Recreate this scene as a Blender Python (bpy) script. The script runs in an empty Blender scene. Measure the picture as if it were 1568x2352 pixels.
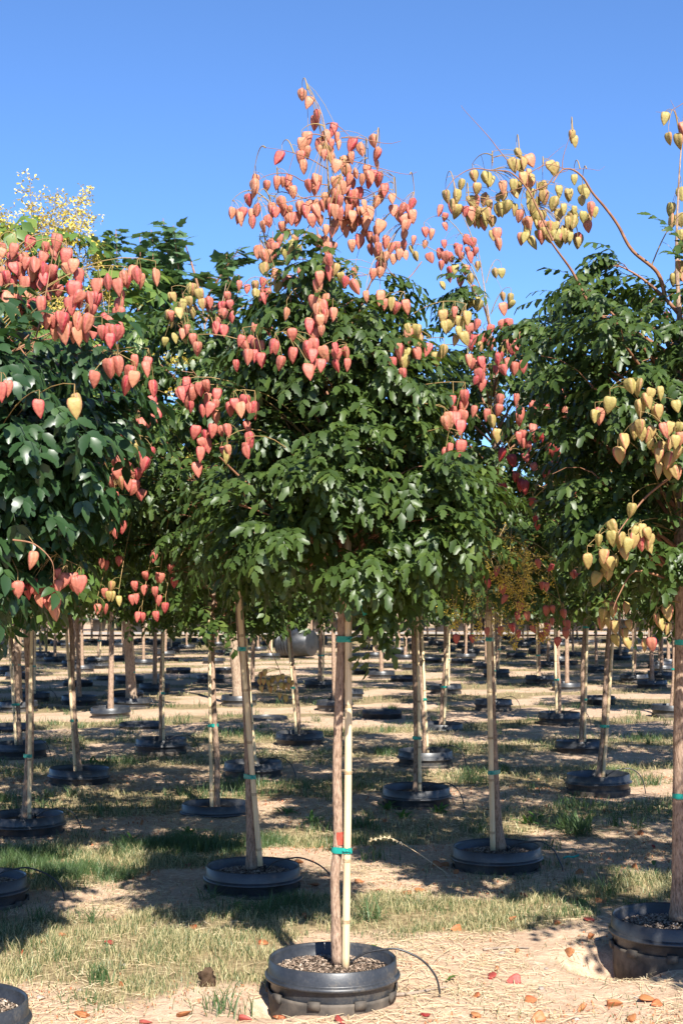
import bpy, math, random
import numpy as np
from mathutils import Vector, Matrix, Quaternion

# ---------------------------------------------------------------- camera, sky, sun, exposure
SC = bpy.context.scene
COL = SC.collection
F = 3267.0            # focal length in pixels of a 1568 x 2352 picture
CX, CY = 784.0, 1176.0
CAM_H = 1.5
PITCH = math.atan(194.0 / F)
cam_d = bpy.data.cameras.new('camera')
cam = bpy.data.objects.new('camera', cam_d)
COL.objects.link(cam)
cam.location = (0, 0, CAM_H)
cam.rotation_euler = (math.pi / 2 + PITCH, 0, 0)
cam_d.sensor_fit = 'VERTICAL'
cam_d.sensor_height = 36.0
cam_d.sensor_width = 24.0
cam_d.lens = 36.0 * F / 2352.0
cam_d.clip_start = 0.05
cam_d.clip_end = 3000
cam_d.dof.use_dof = True
cam_d.dof.focus_distance = 5.6
cam_d.dof.aperture_fstop = 11.0
SC.camera = cam

SUN_EL = math.radians(42)
SUN_AZ = math.radians(164.5)          # clockwise from +Y
w = bpy.data.worlds.new('World')
SC.world = w
w.use_nodes = True
wn = w.node_tree
wn.nodes.clear()
wo = wn.nodes.new('ShaderNodeOutputWorld')
wb = wn.nodes.new('ShaderNodeBackground')
sk = wn.nodes.new('ShaderNodeTexSky')
sk.sky_type = 'NISHITA'
sk.sun_disc = False
sk.sun_elevation = SUN_EL
sk.sun_rotation = SUN_AZ
sk.altitude = 2000
sk.air_density = 1.0
sk.dust_density = 0.0
sk.ozone_density = 10.0
wb.inputs['Strength'].default_value = 0.097
wn.links.new(sk.outputs[0], wb.inputs[0])
wn.links.new(wb.outputs[0], wo.inputs[0])

sun_d = bpy.data.lights.new('sun', 'SUN')
sun_d.energy = 5.0
sun_d.angle = math.radians(0.53)
sun_d.color = (1.0, 0.955, 0.88)
sun = bpy.data.objects.new('sun', sun_d)
COL.objects.link(sun)
to_sun = Vector((math.sin(SUN_AZ) * math.cos(SUN_EL), math.cos(SUN_AZ) * math.cos(SUN_EL), math.sin(SUN_EL)))
sun.rotation_euler = to_sun.to_track_quat('Z', 'Y').to_euler()
sun.location = (2, -4, 9)

SC.view_settings.view_transform = 'Standard'
SC.view_settings.look = 'None'
SC.view_settings.exposure = 1.28
SC.view_settings.gamma = 1.0
SC.view_settings.use_curve_mapping = False

# ---------------------------------------------------------------- picture coordinates -> places in the world
_fw = Vector((0, math.cos(PITCH), math.sin(PITCH)))
_up = Vector((0, -math.sin(PITCH), math.cos(PITCH)))
def ray(px, py):
    return _fw + Vector((1, 0, 0)) * ((px - CX) / F) - _up * ((py - CY) / F)
def P(px, py, Y):
    d = ray(px, py)
    return Vector((0, 0, CAM_H)) + d * (Y / d.y)
def G(px, py, z=0.0):
    d = ray(px, py)
    return Vector((0, 0, CAM_H)) + d * ((z - CAM_H) / d.z)

# ---------------------------------------------------------------- mesh helpers
def mk_mesh(name, V, faces, smooth=False):
    """V (n,3); faces: list of (m,k) index arrays."""
    V = np.asarray(V, dtype=np.float32).reshape(-1, 3)
    faces = [np.asarray(f, dtype=np.int32) for f in faces if len(f)]
    me = bpy.data.meshes.new(name)
    me.vertices.add(len(V))
    me.vertices.foreach_set('co', V.ravel())
    idx = np.concatenate([f.ravel() for f in faces]) if faces else np.zeros(0, np.int32)
    cnt = np.concatenate([np.full(len(f), f.shape[1], np.int32) for f in faces]) if faces else np.zeros(0, np.int32)
    me.loops.add(len(idx))
    me.loops.foreach_set('vertex_index', idx)
    me.polygons.add(len(cnt))
    st = np.concatenate([[0], np.cumsum(cnt)[:-1]]).astype(np.int32)
    me.polygons.foreach_set('loop_start', st)
    me.update(calc_edges=True)
    if smooth:
        me.polygons.foreach_set('use_smooth', np.ones(len(cnt), bool))
    return me

class MB:
    def __init__(s):
        s.V = []; s.F = {}; s.n = 0
    def add(s, V, *faces):
        V = np.asarray(V, float).reshape(-1, 3)
        for f in faces:
            f = np.asarray(f, int)
            if len(f):
                s.F.setdefault(f.shape[1], []).append(f + s.n)
        s.V.append(V); s.n += len(V)
    def tube(s, pts, rad, sides=6, cap=True):
        pts = [Vector(p) for p in pts]
        n = len(pts)
        if not hasattr(rad, '__len__'): rad = [rad] * n
        V = []
        ref = Vector((0.31, 0.95, 0.02))
        for i in range(n):
            t = (pts[min(i + 1, n - 1)] - pts[max(i - 1, 0)])
            if t.length < 1e-9: t = Vector((0, 0, 1))
            t.normalize()
            a = t.cross(ref)
            if a.length < 1e-3: a = t.cross(Vector((1, 0, 0)))
            a.normalize(); b = t.cross(a)
            for k in range(sides):
                an = 2 * math.pi * k / sides
                V.append(pts[i] + (a * math.cos(an) + b * math.sin(an)) * rad[i])
        q = []
        for i in range(n - 1):
            for k in range(sides):
                k2 = (k + 1) % sides
                q.append((i * sides + k, i * sides + k2, (i + 1) * sides + k2, (i + 1) * sides + k))
        tri = []
        if cap:
            V += [pts[0], pts[-1]]
            c0 = n * sides
            for k in range(sides):
                k2 = (k + 1) % sides
                tri.append((c0, k2, k)); tri.append((c0 + 1, (n - 1) * sides + k, (n - 1) * sides + k2))
        s.add([tuple(v) for v in V], q, tri)
    def lathe(s, prof, sides=40, jit=None, close=False):
        V = []
        for (r, z) in prof:
            for k in range(sides):
                an = 2 * math.pi * k / sides
                rr = r * (1 + (jit(an) if jit else 0))
                V.append((rr * math.cos(an), rr * math.sin(an), z))
        q = []
        m = len(prof)
        for i in range(m - 1 if not close else m):
            j = (i + 1) % m
            for k in range(sides):
                k2 = (k + 1) % sides
                q.append((i * sides + k, i * sides + k2, j * sides + k2, j * sides + k))
        s.add(V, q)
    def box(s, c, sz, rz=0.0):
        c = Vector(c); V = []
        R = Matrix.Rotation(rz, 3, 'Z')
        for dz in (-.5, .5):
            for dx, dy in ((-.5, -.5), (.5, -.5), (.5, .5), (-.5, .5)):
                V.append(tuple(c + R @ Vector((dx * sz[0], dy * sz[1], dz * sz[2]))))
        s.add(V, [(3, 2, 1, 0), (4, 5, 6, 7), (0, 1, 5, 4), (1, 2, 6, 5), (2, 3, 7, 6), (3, 0, 4, 7)])
    def template(s, V, faces, M, T):
        """V (n,3) template, M (k,3,3), T (k,3)"""
        V = np.asarray(V); M = np.asarray(M); T = np.asarray(T)
        k = len(M); n = len(V)
        if k == 0: return
        W = np.einsum('kij,nj->kni', M, V) + T[:, None, :]
        fs = []
        for f in faces:
            f = np.asarray(f)
            if len(f): fs.append((f[None] + (np.arange(k) * n)[:, None, None]).reshape(-1, f.shape[1]))
        s.add(W.reshape(-1, 3), *fs)
    def mesh(s, name, smooth=False):
        V = np.concatenate(s.V) if s.V else np.zeros((0, 3))
        return mk_mesh(name, V, [np.concatenate(f) for f in s.F.values()], smooth)

def obj(name, me, mat=None, parent=None):
    o = bpy.data.objects.new(name, me)
    COL.objects.link(o)
    if mat is not None and not me.materials: me.materials.append(mat)
    if parent is not None: o.parent = parent
    return o
def tag(o, label, cat, group=None):
    o['label'] = label; o['category'] = cat
    if group: o['group'] = group
    return o
def empty(name, loc=(0, 0, 0)):
    o = bpy.data.objects.new(name, None)
    COL.objects.link(o)
    o.empty_display_size = 0.1
    o.location = loc
    return o
CH = {}
def kids(o): return CH.get(o.name, [])
def reg(o):
    if o.parent is not None: CH.setdefault(o.parent.name, []).append(o)
    return o
def copy_tree(o, parent=None):
    c = o.copy(); COL.objects.link(c); c.parent = parent
    reg(c)
    for ch in list(kids(o)): copy_tree(ch, c)
    return c
def part(name, me, mat, parent):
    return reg(obj(name, me, mat, parent))
def place(name, me, parent, M):
    o = bpy.data.objects.new(name, me); COL.objects.link(o); o.parent = parent
    o.matrix_basis = M
    return reg(o)

# ---------------------------------------------------------------- smooth noise on the ground plane
_rs = np.random.RandomState(7)
_NG = _rs.rand(256, 256)
def vnoise(x, y):
    x = np.asarray(x, float); y = np.asarray(y, float)
    xi = np.floor(x).astype(int); yi = np.floor(y).astype(int)
    fx = x - xi; fy = y - yi
    fx = fx * fx * (3 - 2 * fx); fy = fy * fy * (3 - 2 * fy)
    g = lambda a, b: _NG[a % 256, b % 256]
    return (g(xi, yi) * (1 - fx) + g(xi + 1, yi) * fx) * (1 - fy) + (g(xi, yi + 1) * (1 - fx) + g(xi + 1, yi + 1) * fx) * fy
def fbm(x, y, o=4):
    s = 0; a = .5; t = 0
    for i in range(o):
        s = s + a * vnoise(x * 2 ** i + 17.3 * i, y * 2 ** i + 9.1 * i); t += a; a *= .5
    return s / t
def sm(a, b, x):
    t = np.clip((x - a) / (b - a), 0, 1)
    return t * t * (3 - 2 * t)

# ---------------------------------------------------------------- materials
def nmat(name):
    m = bpy.data.materials.new(name); m.use_nodes = True
    nt = m.node_tree; nt.nodes.clear()
    out = nt.nodes.new('ShaderNodeOutputMaterial')
    return m, nt, out
def N(nt, typ, **kw):
    n = nt.nodes.new(typ)
    for k, v in kw.items():
        if k in ('op',): n.operation = v
        else: setattr(n, k, v)
    return n
def ramp(nt, fac, stops):
    r = nt.nodes.new('ShaderNodeValToRGB')
    el = r.color_ramp.elements
    while len(el) < len(stops): el.new(0.5)
    for e, (p, c) in zip(el, stops):
        e.position = p; e.color = (*c, 1)
    nt.links.new(fac, r.inputs[0])
    return r.outputs[0]
def math2(nt, op, a, b):
    n = nt.nodes.new('ShaderNodeMath'); n.operation = op
    for i, v in enumerate((a, b)):
        if isinstance(v, (int, float)): n.inputs[i].default_value = v
        else: nt.links.new(v, n.inputs[i])
    return n.outputs[0]
def mixc(nt, fac, a, b, typ='MIX'):
    n = nt.nodes.new('ShaderNodeMix'); n.data_type = 'RGBA'; n.blend_type = typ
    def put(i, v):
        if isinstance(v, (tuple, list)): n.inputs[i].default_value = (*v, 1)
        elif isinstance(v, (int, float)): n.inputs[i].default_value = v
        else: nt.links.new(v, n.inputs[i])
    put(0, fac); put(6, a); put(7, b)
    return n.outputs[2]
def noise(nt, scale, detail=4, rough=.55, coord='Object', stretch=None):
    tc = nt.nodes.new('ShaderNodeTexCoord')
    src = tc.outputs[coord]
    if stretch:
        mp = nt.nodes.new('ShaderNodeMapping'); mp.inputs['Scale'].default_value = stretch
        nt.links.new(src, mp.inputs[0]); src = mp.outputs[0]
    n = nt.nodes.new('ShaderNodeTexNoise')
    n.inputs['Scale'].default_value = scale; n.inputs['Detail'].default_value = detail; n.inputs['Roughness'].default_value = rough
    nt.links.new(src, n.inputs['Vector'])
    return n.outputs[0]
def principled(nt, out, col, rough=.6, spec=.4, bump=None, bstr=.4, bdist=.005):
    b = nt.nodes.new('ShaderNodeBsdfPrincipled')
    if isinstance(col, tuple): b.inputs['Base Color'].default_value = (*col, 1)
    else: nt.links.new(col, b.inputs['Base Color'])
    if isinstance(rough, (int, float)): b.inputs['Roughness'].default_value = rough
    else: nt.links.new(rough, b.inputs['Roughness'])
    b.inputs['Specular IOR Level'].default_value = spec
    if bump is not None:
        bp = nt.nodes.new('ShaderNodeBump'); bp.inputs['Strength'].default_value = bstr; bp.inputs['Distance'].default_value = bdist
        nt.links.new(bump, bp.inputs['Height']); nt.links.new(bp.outputs[0], b.inputs['Normal'])
    if out is not None: nt.links.new(b.outputs[0], out.inputs[0])
    return b
def leafy(name, stops, trans, tcol, rough=.4, spec=.45, bumpscale=None):
    m, nt, out = nmat(name)
    g = N(nt, 'ShaderNodeNewGeometry'); oi = N(nt, 'ShaderNodeObjectInfo')
    f = math2(nt, 'ADD', math2(nt, 'MULTIPLY', g.outputs['Random Per Island'], .7), math2(nt, 'MULTIPLY', oi.outputs['Random'], .3))
    c = ramp(nt, f, stops)
    b = principled(nt, None, c, rough, spec)
    t = N(nt, 'ShaderNodeBsdfTranslucent')
    tc = mixc(nt, .5, c, tcol)
    nt.links.new(tc, t.inputs[0])
    mx = N(nt, 'ShaderNodeMixShader'); mx.inputs[0].default_value = trans
    nt.links.new(b.outputs[0], mx.inputs[1]); nt.links.new(t.outputs[0], mx.inputs[2])
    nt.links.new(mx.outputs[0], out.inputs[0])
    return m

M_LEAF = leafy('goldenrain_leaf', [(0, (.026, .048, .011)), (.45, (.044, .076, .016)), (.8, (.075, .115, .024)), (.95, (.13, .165, .036)), (1, (.20, .19, .05))], .28, (.18, .27, .02), .42, .38)
M_LEAF2 = leafy('dark_glossy_leaf', [(0, (.018, .044, .015)), (.6, (.028, .062, .019)), (1, (.05, .095, .026))], .2, (.08, .2, .03), .38, .45)
M_MAPLE = leafy('maple_leaf', [(0, (.05, .10, .04)), (.6, (.075, .14, .055)), (1, (.11, .18, .07))], .25, (.16, .28, .06), .42, .5)
M_PALELEAF = leafy('flowering_tree_leaf', [(0, (.05, .10, .02)), (.6, (.09, .16, .03)), (1, (.2, .24, .05))], .3, (.2, .3, .04), .42, .45)
M_FLOWER = leafy('yellow_floret', [(0, (.55, .40, .04)), (.6, (.70, .54, .09)), (1, (.74, .60, .18))], .3, (.7, .5, .1), .6, .2)
M_DRY = leafy('dry_grass_blade', [(0, (.22, .18, .08)), (.45, (.40, .345, .17)), (1, (.58, .50, .29))], .2, (.4, .32, .15), .55, .3)
M_GREEN = leafy('green_grass_blade', [(0, (.035, .075, .02)), (.5, (.07, .12, .04)), (1, (.15, .19, .085))], .25, (.12, .22, .04), .45, .35)
M_STRAW = leafy('straw', [(0, (.44, .32, .17)), (.5, (.62, .48, .29)), (1, (.76, .63, .42))], .1, (.5, .4, .2), .5, .35)
M_WEED = leafy('weed_leaf', [(0, (.045, .11, .02)), (1, (.10, .20, .04))], .25, (.15, .3, .04), .42, .4)
M_FLAKE = leafy('leaf_litter_flake', [(0, (.18, .06, .03)), (.4, (.42, .15, .07)), (.75, (.50, .25, .12)), (1, (.46, .34, .2))], .1, (.4, .2, .1), .6, .2)

def pod_mat(name, panel, ridge, dark, trans=.25):
    m, nt, out = nmat(name)
    at = N(nt, 'ShaderNodeAttribute'); at.attribute_name = 'ridge'
    oi = N(nt, 'ShaderNodeObjectInfo')
    nz = noise(nt, 4.5, 4)
    f = math2(nt, 'ADD', math2(nt, 'MULTIPLY', at.outputs['Fac'], .75), math2(nt, 'MULTIPLY', math2(nt, 'SUBTRACT', nz, .5), .9))
    f = math2(nt, 'ADD', f, math2(nt, 'MULTIPLY', math2(nt, 'SUBTRACT', oi.outputs['Random'], .45), .8))
    c = ramp(nt, f, [(0.0, panel), (.42, tuple((a * .6 + b * .4) for a, b in zip(panel, ridge))), (.8, ridge), (1, dark)])
    b = principled(nt, None, c, .52, .35, noise(nt, 5, 2, .5), .3, .009)
    t = N(nt, 'ShaderNodeBsdfTranslucent'); nt.links.new(c, t.inputs[0])
    mx = N(nt, 'ShaderNodeMixShader'); mx.inputs[0].default_value = trans
    nt.links.new(b.outputs[0], mx.inputs[1]); nt.links.new(t.outputs[0], mx.inputs[2])
    nt.links.new(mx.outputs[0], out.inputs[0])
    return m
M_POD = {
    'p': pod_mat('salmon_pod', (.52, .235, .13), (.51, .14, .115), (.42, .065, .065)),
    'r': pod_mat('coral_red_pod', (.48, .165, .11), (.46, .085, .085), (.35, .03, .045)),
    'y': pod_mat('gold_green_pod', (.38, .31, .10), (.46, .27, .12), (.44, .13, .09)),
    'd': pod_mat('crimson_shaded_pod', (.36, .08, .06), (.34, .03, .03), (.26, .015, .02)),  # deep red of pods in shade, put into the colour; fallen pods share it
    'f': pod_mat('fallen_dry_pod', (.42, .18, .07), (.36, .09, .035), (.22, .035, .02)),
}

def simple(name, c1, c2, scale, rough=.7, spec=.3, bstr=.3, bdist=.004, stretch=None, detail=5):
    m, nt, out = nmat(name)
    nz = noise(nt, scale, detail, .6, 'Object', stretch)
    c = ramp(nt, nz, [(.3, c1), (.7, c2)])
    principled(nt, out, c, rough, spec, nz, bstr, bdist)
    return m
def bark_mat(name, lo, mid, hi):
    m, nt, out = nmat(name)
    a = noise(nt, 1, 6, .65, 'Object', (120, 120, 38))
    b = noise(nt, 9, 3)
    f = math2(nt, 'ADD', math2(nt, 'MULTIPLY', a, .8), math2(nt, 'MULTIPLY', b, .2))
    c = ramp(nt, f, [(.34, lo), (.5, mid), (.68, hi)])
    principled(nt, out, c, .85, .15, a, .9, .006)
    return m
M_BARK = bark_mat('goldenrain_bark', (.10, .062, .04), (.30, .20, .138), (.44, .315, .225))
M_BARK_T = bark_mat('thick_trunk_bark', (.14, .095, .065), (.30, .215, .15), (.42, .32, .235))
M_TWIG = simple('red_brown_twig', (.16, .07, .035), (.30, .15, .08), 30, .6, .3)
M_STALK = simple('green_gold_stalk', (.22, .17, .05), (.33, .20, .09), 20, .6, .3)
M_RED = simple('red_paint_mark', (.42, .03, .02), (.30, .10, .06), 60, .8, .2)
def bamboo_mat():
    m, nt, out = nmat('bamboo_stake')
    a = noise(nt, 1, 5, .6, 'Object', (160, 160, 3))
    b = noise(nt, 4, 4)
    oi = N(nt, 'ShaderNodeObjectInfo')
    f = math2(nt, 'ADD', math2(nt, 'MULTIPLY', a, .6), math2(nt, 'MULTIPLY', b, .4))
    c = ramp(nt, f, [(.3, (.44, .29, .155)), (.5, (.66, .50, .29)), (.7, (.74, .60, .38))])
    v = math2(nt, 'ADD', math2(nt, 'MULTIPLY', oi.outputs['Random'], .3), .78)
    mm = mixc(nt, 1.0, c, v, 'MULTIPLY')
    principled(nt, out, mm, .45, .4, a, .15, .002)
    return m
M_BAMBOO = bamboo_mat()
M_NODE = simple('bamboo_node_ring', (.22, .14, .07), (.46, .34, .2), 60, .6, .3)
M_TAPE = simple('teal_tie_tape', (.0, .20, .155), (.008, .30, .24), 40, .35, .5, .2)
def pot_mat():
    m, nt, out = nmat('black_pot_plastic')
    nz = noise(nt, 7, 5, .65); fine = noise(nt, 120, 3)
    g = N(nt, 'ShaderNodeNewGeometry')
    f = math2(nt, 'ADD', math2(nt, 'MULTIPLY', nz, .7), math2(nt, 'MULTIPLY', fine, .3))
    c = ramp(nt, f, [(.38, (.013, .014, .016)), (.56, (.028, .030, .034)), (.70, (.085, .074, .060))])
    r = math2(nt, 'ADD', math2(nt, 'MULTIPLY', nz, .35), .22)
    principled(nt, out, c, r, .55, fine, .12, .002)
    return m
M_POT = pot_mat()
M_SOCKET = simple('dusty_socket_plastic', (.022, .021, .02), (.13, .105, .08), 14, .75, .3)
M_SOIL = simple('potting_soil', (.035, .025, .018), (.12, .09, .065), 35, .95, .1, .8, .01)
M_CHIP = leafy('bark_chip', [(0, (.07, .045, .03)), (.45, (.20, .14, .10)), (.8, (.36, .28, .21)), (1, (.50, .43, .34))], .0, (.2, .1, .1), .8, .2)
M_TUBE = simple('drip_tube_plastic', (.012, .012, .013), (.03, .03, .032), 50, .35, .5)
M_CLOD = simple('dark_soil_clod', (.03, .018, .01), (.11, .07, .045), 25, .95, .1, .9, .01)
M_WOOD = simple('grey_dead_stick', (.16, .12, .09), (.33, .26, .2), 40, .8, .2, .4, .003, (1, 1, 1))
M_STONE = simple('pebble_stone', (.2, .16, .13), (.36, .30, .25), 30, .8, .3)
M_ROAD = simple('pale_gravel', (.26, .23, .19), (.40, .36, .31), 18, .95, .1, .6, .02)

def ground_mat():
    m, nt, out = nmat('dry_field_ground')
    at = N(nt, 'ShaderNodeAttribute'); at.attribute_name = 'turf'
    n1 = noise(nt, 2.2, 6, .62); n2 = noise(nt, 26, 5, .65); n3 = noise(nt, 160, 3, .7)
    dirt = ramp(nt, n1, [(.3, (.36, .225, .15)), (.5, (.54, .37, .255)), (.72, (.66, .485, .35))])
    dirt = mixc(nt, .55, dirt, ramp(nt, n2, [(.3, (.34, .21, .14)), (.52, (.55, .40, .27)), (.75, (.74, .58, .41))]))
    turf = ramp(nt, n2, [(.3, (.13, .10, .05)), (.5, (.29, .22, .12)), (.72, (.44, .35, .2))])
    f = math2(nt, 'ADD', at.outputs['Fac'], math2(nt, 'MULTIPLY', math2(nt, 'SUBTRACT', n2, .5), .6))
    c = mixc(nt, ramp(nt, f, [(.2, (0, 0, 0)), (.75, (1, 1, 1))]), dirt, turf)
    c = mixc(nt, .5, c, ramp(nt, n3, [(.3, (.35, .33, .30)), (.65, (1, 1, 1))]), 'MULTIPLY')
    h = math2(nt, 'ADD', math2(nt, 'MULTIPLY', n2, .7), math2(nt, 'MULTIPLY', n3, .3))
    principled(nt, out, c, .95, .08, h, .8, .02)
    return m
M_GROUND = ground_mat()

# ---------------------------------------------------------------- where every pot stands: picture x, y of the rim centre, width of the rim
POT_D = 0.51
RIM_Z = 0.13
def potpos(px, py, wd, top=.15):
    ya = F * POT_D / wd
    yb = F * (CAM_H - RIM_Z) / (py - 1370)
    Y = .35 * ya + .65 * yb
    p = P(px, py, Y)
    z = min(max(p.z, .07), top)
    g = G(px, py, z)
    return Vector((g.x, g.y, z - RIM_Z))

PITS = []       # shallow scrapes in the dirt beside pots: x, y, radius, depth
POTS = []       # all pot places (x, y) for keeping grass out

NEAR = {
    'M': dict(pot=(763, 2197, 302)), 'LN': dict(pot=(-104, 2296, 340)), 'R': dict(pot=(1538, 2102, 284)),
    'T2': dict(pot=(581, 1986, 218)), 'T3': dict(pot=(1140, 1942, 203)), 'L2': dict(pot=(-52, 2012, 232)),
}
# rear rows: rim x, rim y, width, trunk x at height 1.4 m, trunk radius, stake side, kind (prototype), size
MID = [
    (60, 1868, 175, 68, .020, 1, 'D', 1.22), (498, 1843, 150, 490, .022, -1, 'A', .92), (955, 1806, 160, 949, .018, 1, 'B', .95),
    (1373, 1776, 157, 1404, .018, 1, 'B', .95), (183, 1763, 141, 157, .015, -1, 'D', 1.0), (582, 1748, 136, 555, .014, 1, 'C', .9),
    (976, 1722, 135, 963, .015, 1, 'A', .92), (1333, 1700, 116, 1344, .02, 1, 'C', .98), (48, 1705, 122, 22, .022, -1, 'C', .9),
    (371, 1695, 122, 372, .016, 1, 'A', .84), (688, 1681, 112, 660, .018, -1, 'C', .85), (1283, 1635, 108, 1277, .017, -1, 'A', .82),
    (1012, 1660, 96, 1025, .022, 1, 'C', .95), (44, 1610, 90, 36, .042, -1, 'E', 1.0), (303, 1602, 91, 292, .042, 1, 'E', 1.42),
    (549, 1596, 86, 528, .030, 1, 'E', 1.52), (796, 1582, 88, 790, .02, 1, 'C', 1.0), (1132, 1606, 92, 1128, .018, 1, 'A', .9),
    (1540, 1618, 98, 1552, .02, 1, 'B', .95), (1023, 1572, 80, 1026, .034, 1, 'C', 1.05), (1455, 1548, 80, 1462, .024, -1, 'A', .95),
    (1238, 1551, 75, 1234, .026, -1, 'C', .9), (734, 1562, 70, 739, .045, 1, 'C', 1.1), (1139, 1537, 76, 1150, .024, 1, 'C', 1.0),
    (76, 1590, 80, 78, .02, 1, 'C', .9), (226, 1509, 55, 232, .03, 1, 'D', .75), (93, 1496, 44, 92, .02, 1, 'C', .8),
    (392, 1486, 45, 390, .02, 1, 'C', .95), (1345, 1470, 52, 1341, .03, 1, 'C', 1.1), (1513, 1518, 70, 1520, .03, 1, 'C', 1.05),
    (860, 1498, 58, 868, .03, -1, 'C', 1.1), (620, 1500, 56, 622, .03, 1, 'C', 1.1), (1080, 1490, 54, 1085, .03, 1, 'C', 1.1),
    (1420, 1492, 54, 1424, .03, -1, 'C', 1.1), (160, 1476, 44, 158, .03, 1, 'C', 1.15), (500, 1474, 42, 500, .03, 1, 'C', 1.15),
    (950, 1466, 40, 952, .03, 1, 'C', 1.2), (720, 1466, 40, 718, .03, 1, 'C', 1.2), (1200, 1474, 46, 1200, .03, 1, 'C', 1.2), (300, 1468, 40, 302, .03, 1, 'C', 1.2),
]
# empty sockets left in the ground
EMPTY = [(325, 1649, 98), (231, 1519, 61), (614, 1636, 90), (877, 1622, 100), (1371, 1591, 95), (292, 1580, 84), (252, 1547, 62),
         (30, 1654, 100), (388, 1505, 50), (990, 1506, 58), (905, 1490, 46), (928, 1546, 80), (520, 1528, 66), (1196, 1476, 54),
         (840, 1530, 66), (80, 1484, 40), (410, 1528, 60), (1060, 1508, 56), (1300, 1512, 58), (180, 1556, 74)]
# trees of the same rows standing just outside the picture (x, y)
SIDE = [(2.45, 4.0, 'B'), (2.76, 6.35, 'A'), (2.25, 8.45, 'A'), (3.45, 11.6, 'C'), (-3.25, 8.7, 'C'), (-3.5, 10.9, 'C'), (3.7, 14.2, 'C'), (-3.15, 6.6, 'A')]

for k, d in NEAR.items():
    d['p'] = potpos(*d['pot'], .22); POTS.append((d['p'].x, d['p'].y))
MIDP = [potpos(*m[:3]) for m in MID]
EMPP = [potpos(*m) for m in EMPTY]
POTS += [(p.x, p.y) for p in MIDP + EMPP] + [(s[0], s[1]) for s in SIDE]
rp = NEAR['R']['p']
PITS.append((rp.x - .27, rp.y - .10, .17, .10))  # ground is dug round this pot; the dip itself is added for shadow
mp = NEAR['M']['p']
PITS.append((mp.x - .22, mp.y - .12, .10, .06))

# ---------------------------------------------------------------- ground
def gz(x, y):
    x = np.asarray(x, float); y = np.asarray(y, float)
    fade = np.clip((120 - y) / 100, 0, 1)
    h = (fbm(x * .8 + 30, y * .8 + 11) - .5) * .04 + (fbm(x * 5 + 3, y * 5, 3) - .5) * .028
    h = h * fade
    for (a, b, r, d) in PITS:
        q = ((x - a) ** 2 + (y - b) ** 2) / r ** 2
        h = h - d * np.exp(-q * q)
    return h
def turf(x, y):
    """0 bare dirt beside the pots .. 1 turf between the rows"""
    v = y - .45 * x
    ph = ((v - 5.4) / 2.3) % 1.0
    nz = (fbm(x * 1.3 + 5, y * 1.3 + 40) - .5)
    b = sm(.24, .46, ph + nz * .7) * (1 - sm(.68, .88, ph + nz * .7))
    near = sm(5.65, 6.05, y - .35 * x + nz * .9)
    b = b * near
    left = sm(-.05, -.35, x) * sm(5.45, 5.8, y) * (1 - sm(6.6, 7.0, y))
    b = np.maximum(b, left * .9)
    return np.clip(b + nz * .6 * near, 0, 1)
def greenness(x, y):
    g = fbm(x * 1.7 + 71, y * 1.7 + 13)
    g = g + .04 * sm(7.2, 9.5, y)
    return sm(.53, .72, g)

xs = np.unique(np.concatenate([np.linspace(-600, -30, 20), np.linspace(-30, -4, 40), np.linspace(-4, 4, 240), np.linspace(4, 30, 40), np.linspace(30, 600, 20)]))
ys = np.unique(np.concatenate([np.linspace(-60, 3, 30), np.linspace(3, 12, 280), np.linspace(12, 40, 140), np.linspace(40, 120, 40), np.linspace(120, 1500, 20)]))
XX, YY = np.meshgrid(xs, ys)
ZZ = gz(XX, YY)
V = np.stack([XX, YY, ZZ], -1).reshape(-1, 3)
nx, ny = len(xs), len(ys)
ii, jj = np.meshgrid(np.arange(nx - 1), np.arange(ny - 1))
a = (jj * nx + ii).ravel()
gm = mk_mesh('ground', V, [np.stack([a, a + 1, a + nx + 1, a + nx], 1)], True)
at = gm.attributes.new('turf', 'FLOAT', 'POINT')
at.data.foreach_set('value', turf(V[:, 0], V[:, 1]).astype(np.float32))
g = obj('ground', gm, M_GROUND); g['kind'] = 'structure'

b = MB()
rx = np.linspace(-90, 90, 61)
b.add(np.concatenate([np.stack([rx, 53.5 + .3 * np.sin(rx * .7) + .02 * rx, np.full(61, .10)], 1), np.stack([rx, 56.0 + .3 * np.sin(rx * .5) + .02 * rx, np.full(61, .10)], 1)]),
      [(i, i + 1, 62 + i, 61 + i) for i in range(60)])
road = obj('gravel_road', b.mesh('gravel_road'), M_ROAD); road['kind'] = 'structure'

# ---------------------------------------------------------------- leaf and pod shapes
def leaflet(n, teeth, L=1.0, W=.5, fold=.18, curl=.22, tip=.0):
    """blade along +X, folded along its midrib; returns V, tri list"""
    V = []; mid = []; le = []; ri = []
    for i in range(n + 1):
        t = i / n
        mid.append(len(V)); V.append((t * L, 0, -curl * t * t * L))
    for i in range(1, n):
        t = i / n
        wv = W * .5 * (math.sin(math.pi * t ** .72) ** .85)
        if teeth: wv *= (1.12 if i % 2 else 1 - teeth * .8)
        tt = t + (.5 / n if (teeth and i % 2) else 0)
        for s, arr in ((1, le), (-1, ri)):
            arr.append(len(V)); V.append((tt * L, s * wv, -curl * tt * tt * L + fold * wv))
    T = []
    for arr, s in ((le, 1), (ri, -1)):
        ch = [mid[0]] + arr + [mid[-1]]
        for i in range(n):
            q = [mid[i], mid[i + 1], ch[i + 1], ch[i]]
            for tr in ((q[0], q[1], q[2]), (q[0], q[2], q[3])):
                if len(set(tr)) == 3: T.append(tr if s > 0 else tr[::-1])
    return np.array(V), np.array(T)

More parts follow.
